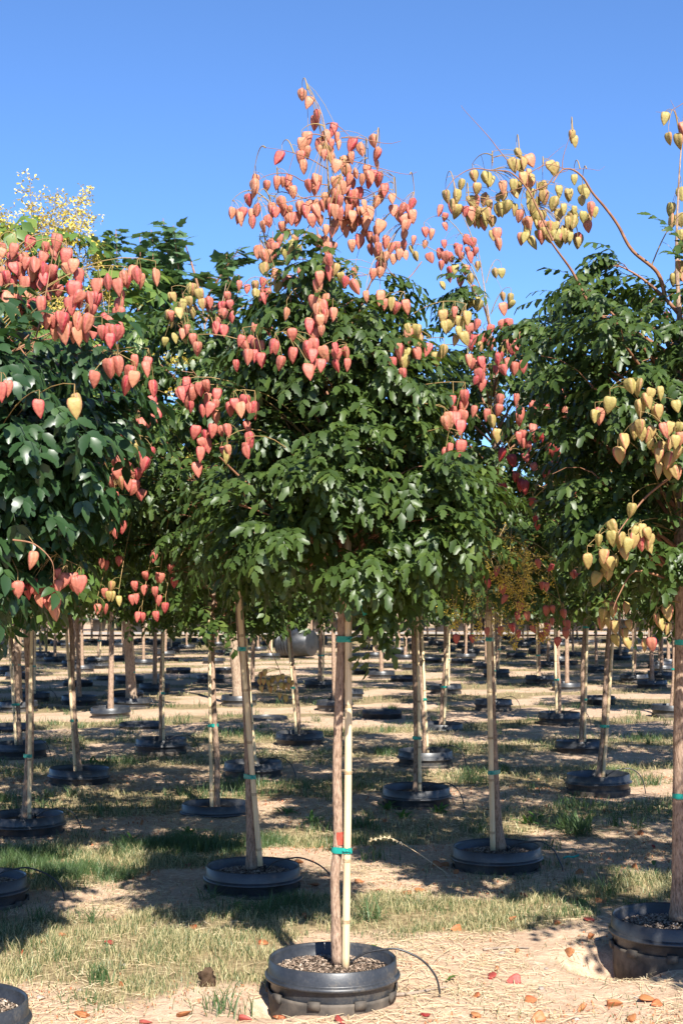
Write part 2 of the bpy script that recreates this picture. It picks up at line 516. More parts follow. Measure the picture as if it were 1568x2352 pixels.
def compound(rng, n, teeth, pairs=5, L=.27, ll=.068, lw=.5, droop=.5, rach=True):
    """a pinnate leaf along +X arching down"""
    mb = MB()
    def pt(s): return Vector((L * (s - .08 * s * s), 0, L * (.10 * s - droop * s * s)))
    if rach:
        mb.tube([pt(0), pt(.33), pt(.66), pt(1)], [.0018, .0014, .0011, .0008], 3, False)
    def put(s, side, k, size):
        V, T = leaflet(n, teeth, ll * size, ll * size * lw, rng.uniform(.1, .35), rng.uniform(.1, .4))
        o = pt(s); t = (pt(min(s + .05, 1)) - pt(max(s - .05, 0))).normalized()
        up = Vector((0, 1, 0)).cross(t) * -1
        if up.z < 0: up = -up
        if side == 0: d = t
        else:
            th = math.radians(rng.uniform(45, 68))
            d = t * math.cos(th) + Vector((0, side, 0)) * math.sin(th)
        d = (d - Vector((0, 0, 1)) * rng.uniform(.15, .6) + Vector((rng.gauss(0, .1), rng.gauss(0, .1), 0))).normalized()
        z = (up + Vector((rng.gauss(0, .3), rng.gauss(0, .3), 0)))
        y = z.cross(d).normalized(); z = d.cross(y)
        M = np.array([[d.x, y.x, z.x], [d.y, y.y, z.y], [d.z, y.z, z.z]])
        mb.add(V @ M.T + np.array(o), T)
    for i in range(pairs):
        s = .25 + .68 * i / (pairs - 1)
        sz = (.8, 1.0, 1.08, 1.0, .9, .8, .8)[i] * rng.uniform(.85, 1.1)
        for side in (1, -1): put(s + rng.uniform(-.02, .02), side, i, sz * rng.uniform(.9, 1.1))
    put(1.0, 0, 0, rng.uniform(.95, 1.15))
    Vv = np.concatenate(mb.V)
    return Vv, [np.concatenate(f) for f in mb.F.values()]

rng = random.Random(11)
def leafset(prefix, mat, n, teeth, k=4, **kw):
    out = []
    for i in range(k):
        V, fs = compound(rng, n, teeth, **kw)
        me = mk_mesh(prefix, V, fs)
        me.materials.append(mat)
        out.append((V, fs, me))
    return out
LF_HI = leafset('goldenrain_leaf', M_LEAF, 8, .26, 6, pairs=5, L=.235, ll=.056, lw=.50)
LF_MD = leafset('goldenrain_leaf_inner', M_LEAF, 4, .25, 4, pairs=5, L=.235, ll=.058, lw=.52)
LF_LO = leafset('goldenrain_leaf_far', M_LEAF, 2, 0, 4, pairs=4, L=.24, ll=.066, lw=.58, rach=False)
OV_HI = leafset('ovate_leaf', M_LEAF2, 8, .10, 5, pairs=4, L=.25, ll=.068, lw=.54)
OV_MD = leafset('ovate_leaf_inner', M_LEAF2, 4, 0, 3, pairs=4, L=.25, ll=.068, lw=.54)
FL_HI = leafset('pale_leaf', M_PALELEAF, 4, .3, 3, pairs=4, L=.26, ll=.08, lw=.52)
FL_LO = leafset('pale_leaf_inner', M_PALELEAF, 2, 0, 3, pairs=4, L=.26, ll=.085, lw=.56, rach=False)

def maple_leaf():
    """one broad lobed leaf on a stalk"""
    out = []
    pr = [(0, 0), (.05, .30), (.22, .52), (.34, .34), (.58, .46), (.66, .22), (1.0, 0)]
    V = [(.35, 0, .03)]; 
    ring = [(x, y) for x, y in pr] + [(x, -y) for x, y in pr[-2:0:-1]]
    for x, y in ring: V.append((x, y, -.10 * abs(y) - .12 * x * x))
    T = [(0, 1 + (i + 1) % len(ring), 1 + i) for i in range(len(ring))]
    V = np.array(V) * .12
    V[:, 0] += .04
    me = mk_mesh('maple_leaf', V, [np.array(T)]); me.materials.append(M_MAPLE)
    return [(V, [np.array(T)], me)]
MP = maple_leaf()

def pod_mesh(name, rng, mat, seg=18):
    """inflated three-sided papery pod hanging from the origin, about 1 unit long before scaling"""
    prof = [(.05, -.07), (.40, .0), (.74, -.02), (.94, -.11), (1.02, -.25), (.98, -.40), (.84, -.56), (.62, -.72), (.35, -.86), (.12, -.955), (.01, -1.0)]
    V = []; ridge = []
    tw = rng.uniform(-.3, .3); fl = rng.uniform(.7, 1.0); tip = (rng.gauss(0, .07), rng.gauss(0, .07))
    for i, (r, z) in enumerate(prof):
        for k in range(seg):
            an = 2 * math.pi * k / seg
            c = (math.cos(3 * an) * .5 + .5)
            fl3 = .66 + .34 * c ** 1.6 - .05 * (1 - c) ** 6
            if i < 3: fl3 -= .06 * (1 - c)
            rr = .40 * r * fl3 * (1 + rng.uniform(-.02, .02) + .018 * math.sin(i * 2.1 + 2.6 * math.cos(3 * an + tw * 9)))
            a2 = an + tw * z
            V.append((rr * math.cos(a2) + tip[0] * z * z, rr * math.sin(a2) * fl + tip[1] * z * z, z + (.03 * (c - .5) if i < 2 else 0)))
            rd = c ** 7 * 1.0 + (1 - c) ** 14 * .35 + max(0, (-z - .66)) * 1.1 + (.35 if i < 1 else 0)
            ridge.append(min(1, rd))
    q = []
    m = len(prof)
    for i in range(m - 1):
        for k in range(seg):
            k2 = (k + 1) % seg
            q.append((i * seg + k, (i + 1) * seg + k, (i + 1) * seg + k2, i * seg + k2))
    me = mk_mesh(name, V, [np.array(q)], True)
    at = me.attributes.new('ridge', 'FLOAT', 'POINT'); at.data.foreach_set('value', np.array(ridge, np.float32))
    me.materials.append(mat)
    return me
PODM = {k: [pod_mesh('seed_pod_' + k, rng, m) for _ in range(7)] for k, m in M_POD.items()}

# ---------------------------------------------------------------- tree building
def bez(p0, p1, p2, n):
    return [p0 * ((1 - t) ** 2) + p1 * (2 * t * (1 - t)) + p2 * (t * t) for t in [i / n for i in range(n + 1)]]
def resample(path, rads, n):
    L = [0]
    for i in range(1, len(path)): L.append(L[-1] + (path[i] - path[i - 1]).length)
    out = []; ro = []
    for k in range(n + 1):
        s = L[-1] * k / n; i = 1
        while i < len(L) - 1 and L[i] < s: i += 1
        t = (s - L[i - 1]) / max(1e-9, L[i] - L[i - 1])
        # Catmull-Rom
        p0 = path[max(i - 2, 0)]; p1 = path[i - 1]; p2 = path[i]; p3 = path[min(i + 1, len(path) - 1)]
        out.append(.5 * ((2 * p1) + (p2 - p0) * t + (2 * p0 - 5 * p1 + 4 * p2 - p3) * t * t + (3 * p1 - p0 - 3 * p2 + p3) * t ** 3))
        ro.append(rads[i - 1] * (1 - t) + rads[i] * t)
    return out, ro
def axis_at(path, z):
    for i in range(1, len(path)):
        if path[i].z >= z:
            t = (z - path[i - 1].z) / max(1e-6, path[i].z - path[i - 1].z)
            return path[i - 1].lerp(path[i], min(max(t, 0), 1))
    return path[-1].copy()
def prof_r(prof, z):
    if z <= prof[0][0]: return prof[0][1]
    for (z0, r0), (z1, r1) in zip(prof, prof[1:]):
        if z <= z1: return r0 + (r1 - r0) * (z - z0) / (z1 - z0)
    return prof[-1][1]

def crown_plan(rng, path, prof, nlimb, ntwig, nleaf, ysq=1.0):
    """limbs, twigs and leaf seats inside the outline prof around the leader path"""
    zs = np.linspace(prof[0][0], prof[-1][0], 60)
    wt = np.array([prof_r(prof, z) ** 1.25 + .01 for z in zs]); wt /= wt.sum(); cum = np.cumsum(wt)
    limbs = []; twigs = []; seats = []
    for k in range(nlimb):
        zt = zs[min(59, int(np.searchsorted(cum, (k + rng.random()) / nlimb)))]
        an = k * 2.399963 + rng.uniform(-.4, .4)
        R = prof_r(prof, zt)
        ax = axis_at(path, zt)
        rr = R * rng.uniform(.45, .85)
        end = ax + Vector((math.cos(an) * rr, math.sin(an) * rr * ysq, 0)); end.z = zt
        z0 = max(prof[0][0] + .08 + rng.uniform(0, .2), zt - rng.uniform(.2, .55))
        z0 = min(z0, path[-1].z - .1)
        st = axis_at(path, z0)
        mid = st.lerp(end, .5) + Vector((rng.gauss(0, .03), rng.gauss(0, .03), rng.uniform(.03, .12)))
        lp = bez(st, mid, end, 7)
        limbs.append(lp)
        for j in range(ntwig):
            t = .3 + .7 * (j + rng.random()) / ntwig
            i = min(6, int(t * 7)); b0 = lp[i].lerp(lp[i + 1], t * 7 - i)
            out = (b0 - axis_at(path, b0.z)); out.z = 0
            if out.length < .02: out = Vector((math.cos(an), math.sin(an), 0))
            out.normalize()
            d = (out * rng.uniform(.2, 1) + Vector((rng.gauss(0, .6), rng.gauss(0, .6), rng.uniform(-.25, .65)))).normalized()
            ln = rng.uniform(.12, .3) * (R / .6 + .3) / 1.3
            e = b0 + d * ln - Vector((0, 0, ln * .25))
            tp = bez(b0, b0 + d * ln * .5 + Vector((0, 0, .03)), e, 3)
            twigs.append(tp)
            for m in range(nleaf):
                s = .15 + .85 * (m + rng.random()) / nleaf
                q = min(2, int(s * 3)); p = tp[q].lerp(tp[q + 1], s * 3 - q)
                o2 = (p - axis_at(path, p.z)); o2.z = 0
                if o2.length > .01: o2.normalize()
                ld = (d * .5 + o2 * .6 + Vector((rng.gauss(0, .55), rng.gauss(0, .55), rng.uniform(-.45, .5)))).normalized()
                if (p - axis_at(path, p.z)).xy.length > max(prof_r(prof, p.z) - .07, .06) or p.z > prof[-1][0] + .05: continue
                seats.append((p, ld, rng.uniform(.72, 1.12)))
    return limbs, twigs, seats
def leaf_M(rng, p, d, s):
    up = Vector((rng.gauss(0, .28), rng.gauss(0, .28), 1))
    y = up.cross(d)
    if y.length < .05: y = Vector((1, 0, 0)).cross(d)
    y.normalize(); z = d.cross(y)
    return Matrix(((d.x * s, y.x * s, z.x * s, p.x), (d.y * s, y.y * s, z.y * s, p.y), (d.z * s, y.z * s, z.z * s, p.z), (0, 0, 0, 1)))
def bundle(seats, tmpl, rng):
    mb = MB()
    grp = {}
    for (p, d, s) in seats:
        M = np.array(leaf_M(rng, p, d, s)); k = rng.randrange(len(tmpl))
        grp.setdefault(k, ([], []))
        grp[k][0].append(M[:3, :3]); grp[k][1].append(M[:3, 3])
    for k, (A, T) in grp.items(): mb.template(tmpl[k][0], tmpl[k][1], A, T)
    return mb

def trunk_mesh(path, rads, rng, base_flare=1.25, sides=12):
    pts, rr = resample(path, rads, max(24, int(sum((path[i + 1] - path[i]).length for i in range(len(path) - 1)) / .04)))
    n = len(pts)
    for i in range(n):
        if i < 4: rr[i] *= base_flare - (base_flare - 1) * i / 4
        rr[i] *= 1 + rng.uniform(-.05, .05)
    mb = MB(); mb.tube(pts, rr, sides)
    return mb.mesh('trunk', True)

def build_tree(name, base, path, rads, prof, nl, nt, nf, hi, lo, nobj, rng, bark=M_BARK, limb_r=.010, ysq=1.0, leafscale=1.0, face=Vector((0, -1, 0))):
    """path in world coordinates; the tree's empty stands at base. Returns root, local path"""
    root = empty(name, base)
    lp = [p - base for p in path]
    part('trunk', trunk_mesh(lp, rads, rng), bark, root)
    pr = [(z - base.z, r) for z, r in prof]
    limbs, twigs, seats = crown_plan(rng, lp, pr, nl, nt, nf, ysq)
    seats = [(p, d, s * leafscale) for p, d, s in seats]
    for l in limbs:
        mb = MB(); n = len(l)
        L = (l[-1] - l[0]).length
        r0 = limb_r * (.55 + .6 * L)
        mb.tube(l, [r0 * (1 - .75 * i / (n - 1)) for i in range(n)], 5)
        part('limb', mb.mesh('limb', True), M_TWIG, root)
    mb = MB()
    for t in twigs: mb.tube(t, [.003, .0024, .0018, .0012], 3, False)
    crown = part('crown', mb.mesh('crown', True), M_TWIG, root)
    seats.sort(key=lambda q: -(q[0].dot(face) + .25 * q[0].z + rng.uniform(0, .35)))
    for (p, d, s) in seats[:nobj]:
        place('leaf', rng.choice(hi)[2], crown, leaf_M(rng, p, d, s))
    if seats[nobj:]:
        mb = bundle(seats[nobj:], lo, rng)
        f = part('foliage', mb.mesh('foliage'), lo[0][2].materials[0], crown); f['kind'] = 'stuff'
    return root, lp

def add_pods(root, lp, prof, pods, rng, size, Yt, leafy_top, cl_r=52, frontpad=.10, anchors=()):
    """pods: (px, py, colour) in picture pixels. They are gathered in panicles, each panicle at its own depth in the crown"""
    base = root.location
    left = list(pods) + [(q[0] + rng.gauss(0, 13), q[1] + rng.gauss(0, 13), q[2]) for q in pods if rng.random() < .28]
    rng.shuffle(left)
    while left:
        s = left.pop()
        cl = [s]
        for q in list(left):
            if math.hypot((q[0] - s[0]), (q[1] - s[1]) * .8) < cl_r:
                cl.append(q); left.remove(q)
        c = P(sum(q[0] for q in cl) / len(cl), sum(q[1] for q in cl) / len(cl), Yt)
        ax = axis_at([p + base for p in lp], c.z)
        R = max(prof_r(prof, c.z), .05)
        dx = abs(c.x - ax.x)
        D = math.sqrt(max(R * R - dx * dx, .0025))
        if c.z > leafy_top: u = rng.uniform(-.6, .9)
        else: u = rng.uniform(.92, 1.08)
        Yc = Yt - u * D - (frontpad if c.z <= leafy_top else 0)
        tops = []
        for (px, py, col) in cl:
            Y = Yc + rng.uniform(-.04, .04)
            h = size * 1.06 * rng.uniform(.78, 1.12)
            p = P(px, py, Y) - base
            tops.append((p + Vector((0, 0, h * .5)), h, col))
        # the panicle's arching stalk
        tops.sort(key=lambda q: (q[0] - (ax - base)).length)
        far = tops[-1][0] + Vector((0, 0, .028))
        hi = max(t[0].z for t in tops) + .03
        zc = far.z
        zo = zc - .10 - .35 * (far - (ax - base)).xy.length if zc > prof[0][0] + .35 else zc + rng.uniform(.05, .16)
        zo = min(max(zo, prof[0][0] - base.z + .05), lp[-1].z - .02)
        o = axis_at(lp, zo)
        o = o.lerp(far, .12)
        if anchors:
            near_ = [q for q in anchors if .03 < (q - base - far).length and q.z - base.z < hi + .05]
            if near_:
                o2 = min(near_, key=lambda q: (q - base - far).length) - base
                if (o2 - far).length < (o - far).length: o = o2
        mid = o.lerp(far, .55); mid.z = max(hi, far.z, o.z) + rng.uniform(.02, .07)
        st = bez(o, mid, far, 9)
        mb = MB()
        mb.tube(st, [.0030 - .0018 * i / 9 for i in range(10)], 4, False)
        pan = empty('panicle') if False else None
        peds = []
        for (t, h, col) in tops:
            q = min(st[2:], key=lambda a_: (a_ - t).length_squared + (.02 if a_.z < t.z else 0))
            m2 = q.lerp(t, .5) + Vector((0, 0, .012 + .15 * (q - t).length))
            mb.tube(bez(q, m2, t, 3), .0011, 3, False)
        pan = part('panicle', mb.mesh('panicle', True), M_STALK, root)
        for (t, h, col) in tops:
            M = Matrix.Translation(t) @ Matrix.Rotation(rng.gauss(0, .16), 4, 'X') @ Matrix.Rotation(rng.gauss(0, .16), 4, 'Y') @ Matrix.Rotation(rng.uniform(0, 6.283), 4, 'Z') @ Matrix.Diagonal((h * rng.uniform(.8, 1.15), h * rng.uniform(.75, 1.1), h, 1))
            place('seed_pod', rng.choice(PODM[col if rng.random() > .12 else {'p': 'r', 'r': 'p', 'y': 'p', 'd': 'd'}[col]]), pan, M)

def twig_part(root, pts, Y, r0=.0022, dy=0.0, name='bare_twig', mat=None):
    base = root.location
    n = len(pts)
    w_ = [P(x, y, Y + dy * i / max(1, n - 1)) - base for i, (x, y) in enumerate(pts)]
    w_, _ = resample(w_, [1] * n, 4 * n)
    mb = MB(); m = len(w_)
    mb.tube(w_, [r0 * (1 - .7 * i / (m - 1)) for i in range(m)], 4, False)
    part(name, mb.mesh(name, True), mat or M_TWIG, root)
    return [q + base for q in w_]

FLORET_V = np.array([(0, 0, 0), (.010, .003, .003), (.012, 0, .004), (.010, -.003, .003), (-.003, .010, .003), (0, .012, .004), (.003, .010, .003), (-.009, -.006, .003), (-.010, -.008, .004), (-.006, -.009, .003)])
FLORET_F = [np.array([(0, 1, 2), (0, 2, 3), (0, 6, 5), (0, 5, 4), (0, 7, 8), (0, 8, 9)])]
def flower_panicle(root, o, tip, rng, n=60, spread=.07, fs=1.0):
    mid = o.lerp(tip, .5) + Vector((0, 0, .04))
    st = bez(o, mid, tip, 8)
    mb = MB(); mb.tube(st, [.0025 - .0018 * i / 8 for i in range(9)], 4, False)
    A = []; T = []
    for k in range(n):
        t = .25 + .75 * rng.random(); i = min(7, int(t * 8)); b0 = st[i].lerp(st[i + 1], t * 8 - i)
        e = b0 + Vector((rng.gauss(0, 1), rng.gauss(0, 1), rng.gauss(0, .8))) * spread * (1.15 - t)
        if k % 3 == 0: mb.tube([b0, e], .0007, 3, False)
        q = Quaternion((rng.gauss(0, 1), rng.gauss(0, 1), rng.gauss(0, 1), rng.gauss(0, 1))).normalized().to_matrix()
        A.append(np.array(q) * fs * rng.uniform(.7, 1.3)); T.append(tuple(e))
    pan = part('flower_panicle', mb.mesh('flower_panicle', True), M_STALK, root)
    fb = MB(); fb.template(FLORET_V, FLORET_F, A, T)
    f = part('florets', fb.mesh('florets'), M_FLOWER, pan); f['kind'] = 'stuff'

# ---------------------------------------------------------------- pods read off the picture; each table has its own crop origin and scale
def tab(ox, oy, sc, txt, col):
    out = []
    v = [int(q) for q in txt.split()]
    for i in range(0, len(v), 2): out.append((ox + v[i] / sc, oy + v[i + 1] / sc, col))
    return out
A1 = (516.7, 172.2, 3.034); A2 = (0, 401.9, 3.034); A3 = (1004.8, 229.7, 2.784)
A4 = (516.7, 746.4, 3.034); A5 = (0, 918.6, 3.034); A6 = (1004.8, 861.2, 2.784)
PODS = {}
PODS['M'] = tab(*A1, '''538 142 592 200 640 285 630 335 760 388 780 440 740 485 785 495 668 470 672 530 695 500 695 563 744 590 580 450 533 490 574 540 530 580 550 645 397 590
905 497 940 530 1025 465 1067 545 780 640 840 610 838 675 996 678 968 735 1005 755 1035 710 1075 730 870 735 890 760 757 750 805 745 218 735 213 812 290 775 160 875 360 755
402 748 443 740 445 780 465 822 578 775 622 740 655 750 640 800 850 800 800 820 780 850 870 850 905 850 940 830 1100 830 1085 860 1068 890 1155 870 1318 910 1250 940 1275 950
1170 955 1200 985 1300 990 1225 1050 1285 1050 1260 1060 1250 1120 138 975 90 1000 110 1010 190 985 193 1035 262 1060 300 1027 322 945 350 960 385 895 412 945 460 950 390 1060
432 1120 375 1150 447 1010 478 1015 510 1010 520 930 555 950 590 920 635 910 668 920 735 900 700 870 770 930 740 945 800 890 770 960 875 890 910 900 870 950 955 965 1010 965
965 910 925 960 830 1040 850 990 890 1040 935 1030 970 1050 1000 1040 775 1060 600 1015 660 1015 740 1100 1090 1070 495 1155 980 1110 1005 1130 1050 1100 1050 1160 1120 1170
950 1170 885 1195 760 1205 650 1165 700 1170 720 1220 1010 1220 1070 1250 1165 1215 1125 1280 1110 1330 1075 1340 1085 1380 240 1240 262 1270 315 1200 325 1265 355 1220
715 1310 715 1390 900 1385 845 1445 985 1550 1080 1560 1110 1600 1030 1390 435 1450 490 1440 525 1385 300 1560 350 1390 435 1580 640 1480 650 1420 620 1590 640 1640
710 1580 690 1680 750 1670 640 1710 660 1715 430 1670 1205 1630 1250 1620''', 'p') + tab(*A1, '415 1240 470 1205 465 1245 450 1280 275 1360 780 1360 370 1480 1165 1600', 'y') \
    + tab(*A4, '470 70 630 70 590 20 670 40 620 150 570 185 680 205 765 170 775 210 612 275 675 290 762 290 848 280 485 215 398 270 350 160', 'r')
PODS['T2'] = tab(*A1, '265 1455 100 1470 155 1495 260 1520 360 1620 190 1640 25 1610 10 1550 40 1690 260 1570', 'r') + tab(*A1, '210 1475 215 1535', 'y') \
    + tab(*A4, '195 25 270 15 310 45 125 155 175 120 215 145 245 165 160 225 208 220 255 250 80 285 30 590 60 560 145 545 165 590 205 610 215 590 10 740 140 720 168 805 145 895', 'r') \
    + tab(*A4, '45 120 100 600 20 920', 'y') \
    + tab(*A2, '1300 1465 1250 1530 1330 1510 1350 1530 1395 1495 1435 1475 1035 1620 1090 1640 1085 1690 1040 1715 1330 1620 1410 1645 1480 1640 1500 1610 1500 1690 1450 930 1540 925 1520 1030 1505 1075 1550 1090 1380 1215 1345 1150 1190 985', 'r') \
    + tab(*A2, '1195 855 1275 910 1345 800 1385 840 1315 885 1335 960 1250 970 1210 1025 1275 1110 1220 1140 1310 1080 1150 1165', 'y') \
    + tab(*A5, '''1040 160 985 190 850 250 1370 230 1430 250 1480 220 1420 325 1395 385 1540 370 1370 490 770 325 985 325 1060 370 985 395 1020 450 680 440 665 460 720 460
815 415 795 445 850 435 900 440 900 500 970 520 945 530 830 525 770 555 745 590 795 590 940 630 965 670 1000 665 800 685 805 740 845 890''', 'r') + tab(*A5, '890 330 945 345 750 430 840 580 780 900', 'y')
PODS['LN'] = tab(*A2, '''218 487 305 585 380 470 403 478 463 580 468 660 110 535 88 600 5 530 155 605 198 620 240 650 130 670 90 660 15 690 220 690 305 680 308 730 382 685
375 740 245 730 180 775 215 790 10 770 55 810 85 765 35 720 390 770 312 838 165 845 200 880 20 860 125 885 295 918 195 920 203 965 5 900 540 720 495 810 520 810 540 880
565 860 495 920 688 790 750 765 615 890 640 880 685 880 660 900 885 745 943 700 820 790 845 855 835 980 370 1020 412 1005 455 1030 468 985 437 1120 622 1040 655 1090
730 1020 755 1045 712 1100 745 1110 780 1110 825 1080 760 1350 810 1335 660 1425 938 1310 1015 1360 915 1390 940 1425 1070 1495 10 1515 275 1630''', 'r') \
    + tab(*A2, '322 515 30 560 285 740 70 890 860 720 1085 722 835 920 275 1035 328 1025 380 1095 515 1115 535 1130 585 1125 565 1050 50 1490', 'p') + tab(*A2, '515 1630', 'y') \
    + tab(*A5, '230 1120 400 1225 125 1325 185 1340 250 1325 345 1305 315 1350 405 1305 325 1415 390 1430 370 1480 510 1270 565 1285', 'r') + tab(*A5, '265 1405', 'p')
PODS['R'] = tab(*A3, '''875 268 470 425 522 438 570 400 550 410 580 480 535 505 585 530 712 435 220 490 155 545 300 510 325 520 345 530 248 570 50 620 870 513 510 565 490 555 425 615
480 610 385 635 670 565 770 590 830 612 950 600 925 585 920 650 600 615 600 675 640 660 680 625 755 670 305 645 330 675 200 660 100 675 128 715 262 725 308 730 220 770
265 785 290 790 345 780 395 705 450 685 490 705 530 745 350 870 375 865 610 710 630 755 660 750 775 745 800 705 872 715 925 750 965 770 1003 722 575 840 580 860 630 805
635 870 672 850 715 815 755 830 660 880 765 905 830 790 830 820 875 795 840 880 805 860 890 905 590 920 532 890 850 890 1450 122 1475 250 1550 200 1540 265 1555 610
1500 705 1500 790 1545 770 1555 870 1545 1070 1550 1130 1530 1130 1510 1150 1558 950''', 'y') + tab(*A3, '240 660 180 715 205 730', 'p') \
    + tab(*A6, '''1220 75 1270 95 1415 120 1100 195 1025 270 1325 170 1285 215 1360 130 1410 235 1515 205 1250 365 1295 330 1365 380 1430 360 1495 355 1550 345 1550 410 1180 435
1150 515 1350 440 1390 480 1425 475 1485 445 1420 550 1490 555 1545 500 1410 615 1475 620 1530 625 1245 870 1030 1060 1105 980 1145 1040 1110 1050 1165 1080 1270 1010
1255 1060 1300 1080 1325 1020 1355 1070 1215 1095 1190 1150 1325 1100 955 1195 1065 1205 1125 1190 1055 1260 1095 1280 1115 1500 1200 1495 1070 1560 1040 1590 1090 1590
1215 1605 1185 1660 1130 1700 1200 1720 1320 1730 1365 1725 1470 1525 1420 1600 1475 1625''', 'y')
PODS['T3'] = tab(*A1, '1205 1200 1215 1255 1320 1160 1395 1185 1440 1115 1385 1100', 'p') + tab(*A1, '1252 1260 1290 1220', 'y') \
    + tab(*A3, '''25 715 50 750 42 812 175 915 115 945 40 925 15 985 65 1010 45 1010 160 1010 185 970 205 1010 130 980 20 1060 70 1100 65 1140 150 1160 230 1220 110 1360
205 1470 255 1440 345 1475 405 1445 430 1450 450 1440 500 1500 230 1545 270 1530 312 1520 340 1560 210 1570 480 1560 470 1590 490 1610 375 1660 400 1640 190 1670 215 1690
270 1680 250 1710 445 1690 490 1720 555 1710 370 1730 410 1730''', 'r') \
    + tab(*A3, '115 1090 175 1085 255 1065 210 1150 365 1110 405 1110 415 1260 240 1310 275 1320 20 1195 410 1340 475 1310 95 1410 35 1455 180 1400 130 1490 160 1530 115 1540 40 1610 270 1580 420 1590', 'y') \
    + tab(*A4, '1240 350 1325 215 1425 180 1170 275', 'r') + tab(*A4, '1245 260 1270 210 1270 40 1285 75 1330 90 1360 130 1240 130 1525 190 1470 240', 'y') \
    + tab(*A6, '''100 170 175 145 165 205 165 275 100 245 70 290 112 290 45 310 150 340 80 475 152 470 235 235 320 260 405 165 395 230 280 20 255 40 500 160 520 250 520 290 600 210
685 220 795 130 825 240 605 360 520 400 540 430 580 460 555 535 605 600 335 745 430 820''', 'r') \
    + tab(*A6, '655 390 725 480 740 510 765 500 425 515 460 555 750 590 695 640 405 735 505 655 520 715 550 725 605 820 620 940 835 745 880 740', 'd') + tab(*A6, '710 90 340 300 375 390', 'y')  # the 'd' pods hang in shade, which is painted as crimson
for key, test in (('T2', lambda q: q[0] > 425 and q[1] > 790), ('T3', lambda q: q[0] < 1075 and q[1] > 700)):
    PODS['M'] += [q for q in PODS[key] if test(q)]
    PODS[key] = [q for q in PODS[key] if not test(q)]
T3LOW = tab(*A6, '''635 1210 740 1240 375 1260 290 1285 320 1335 865 1280 665 1350 415 1370 525 1490 505 1545 565 1545 700 1510 730 1500 800 1530 825 1600 730 1580 600 1630 690 1610
690 1650 400 1640 470 1620 520 1660 815 1660 760 1710 315 1645 215 1690 120 1690 440 1440''', 'r')
LOWLEFT = tab(*A5, '''710 1140 740 1155 830 1125 1075 1100 1015 1235 1100 1240 1120 1245 1190 1180 1215 1275 940 1300 1010 1330 1085 1340 1110 1400 1155 1450 1090 1510 765 1370 785 1370
830 1405 920 1395 955 1390 680 1460 735 1460 965 1515 990 1520''', 'r') + tab(*A5, '780 1300 735 1350', 'y')

# ---------------------------------------------------------------- the trees of the front rows
def pth(pts, Y): return [P(x, y, Y) for x, y in pts]
def lin(n, *stops):
    return [float(np.interp(i / (n - 1), [s[0] for s in stops], [s[1] for s in stops])) for i in range(n)]
ROOT = {}
def zz(py, Y): return P(0, py, Y).z

# main tree
rng = random.Random(101)
p = NEAR['M']['p']; Y = p.y
mpts = [(775, 2212), (771, 2100), (769, 2010), (776, 1930), (774, 1760), (779, 1600), (784, 1480), (787, 1330), (792, 1100), (801, 950), (793, 880), (771, 740), (758, 500), (752, 385), (745, 290), (728, 235), (706, 205)]
path = pth(mpts, Y)
rads = [.020, .019, .0185, .019, .018, .018, .017, .017, .013, .011, .010, .0075, .0045, .0035, .0028, .002, .001]
profM = [(1.44, .14), (1.56, .40), (1.74, .60), (1.95, .58), (2.15, .46), (2.4, .38), (2.65, .29), (2.85, .20), (2.98, .10)]
base = Vector((path[0].x, Y, path[0].z))
root, lp = build_tree('goldenrain_tree', base, path, rads, profM, 42, 5, 11, LF_HI, LF_MD, 300, rng, leafscale=.88)
anch = [q + base for q in lp[8:]]
ax_ = lambda cx, cy: (516.7 + cx / 3.034, 172.2 + cy / 3.034)
for tw in ([(720, 660), (600, 590), (500, 550), (380, 520), (265, 505)], [(703, 345), (740, 335), (800, 365), (860, 420), (885, 445)], [(810, 437), (930, 440), (1060, 468), (1150, 478), (1225, 460)],
           [(730, 640), (870, 602), (1040, 640), (1200, 682), (1290, 692), (1335, 675)], [(725, 768), (560, 745), (470, 700), (380, 684), (260, 715), (185, 800), (115, 930)],
           [(720, 850), (600, 848), (420, 890), (300, 905), (180, 950)], [(730, 810), (840, 700), (960, 690), (1080, 745), (1160, 830), (1260, 880)], [(760, 830), (950, 860), (1100, 800), (1230, 880), (1320, 960)],
           [(715, 900), (520, 850), (380, 815), (330, 900), (300, 1100), (230, 1280)], [(700, 430), (620, 412), (560, 440), (480, 560), (440, 690)], [(610, 1570), (545, 1430), (540, 1260), (480, 1210)],
           [(650, 1470), (800, 1380), (960, 1400), (1100, 1320)], [(1370, 1300), (1250, 1430), (1120, 1330), (1040, 1060)], [(700, 1000), (860, 1010), (1000, 1010), (1090, 1040)]):
    anch += twig_part(root, [ax_(*q) for q in tw], Y - rng.uniform(-.05, .1), .0024, rng.uniform(-.2, .1), 'panicle_twig')
twig_part(root, [(757, 760), (785, 860), (800, 950), (812, 1010)], Y - .06, .008, 0, 'limb')
twig_part(root, [(787, 1290), (700, 1230), (610, 1150), (540, 1085), (505, 1050)], Y - .05, .011, -.25, 'limb')
twig_part(root, [(792, 1310), (860, 1270), (960, 1235), (1080, 1225)], Y, .009, -.2, 'limb')
add_pods(root, lp, profM, PODS['M'], rng, .054, Y, 2.72, anchors=anch)
tag(root, 'young tree with tall spire of salmon pods, wavy trunk tied to pale bamboo', 'tree', 'potted goldenrain trees of the front rows')
mb = MB()
mk = axis_at(lp, zz(1926, Y) - base.z)
mb.tube([mk + Vector((.004, -.004, -.022)), mk + Vector((.005, -.004, 0)), mk + Vector((.004, -.004, .026))], [.0165, .0172, .0165], 10, False)
part('paint_mark', mb.mesh('paint_mark', True), M_RED, root)
ROOT['M'] = root

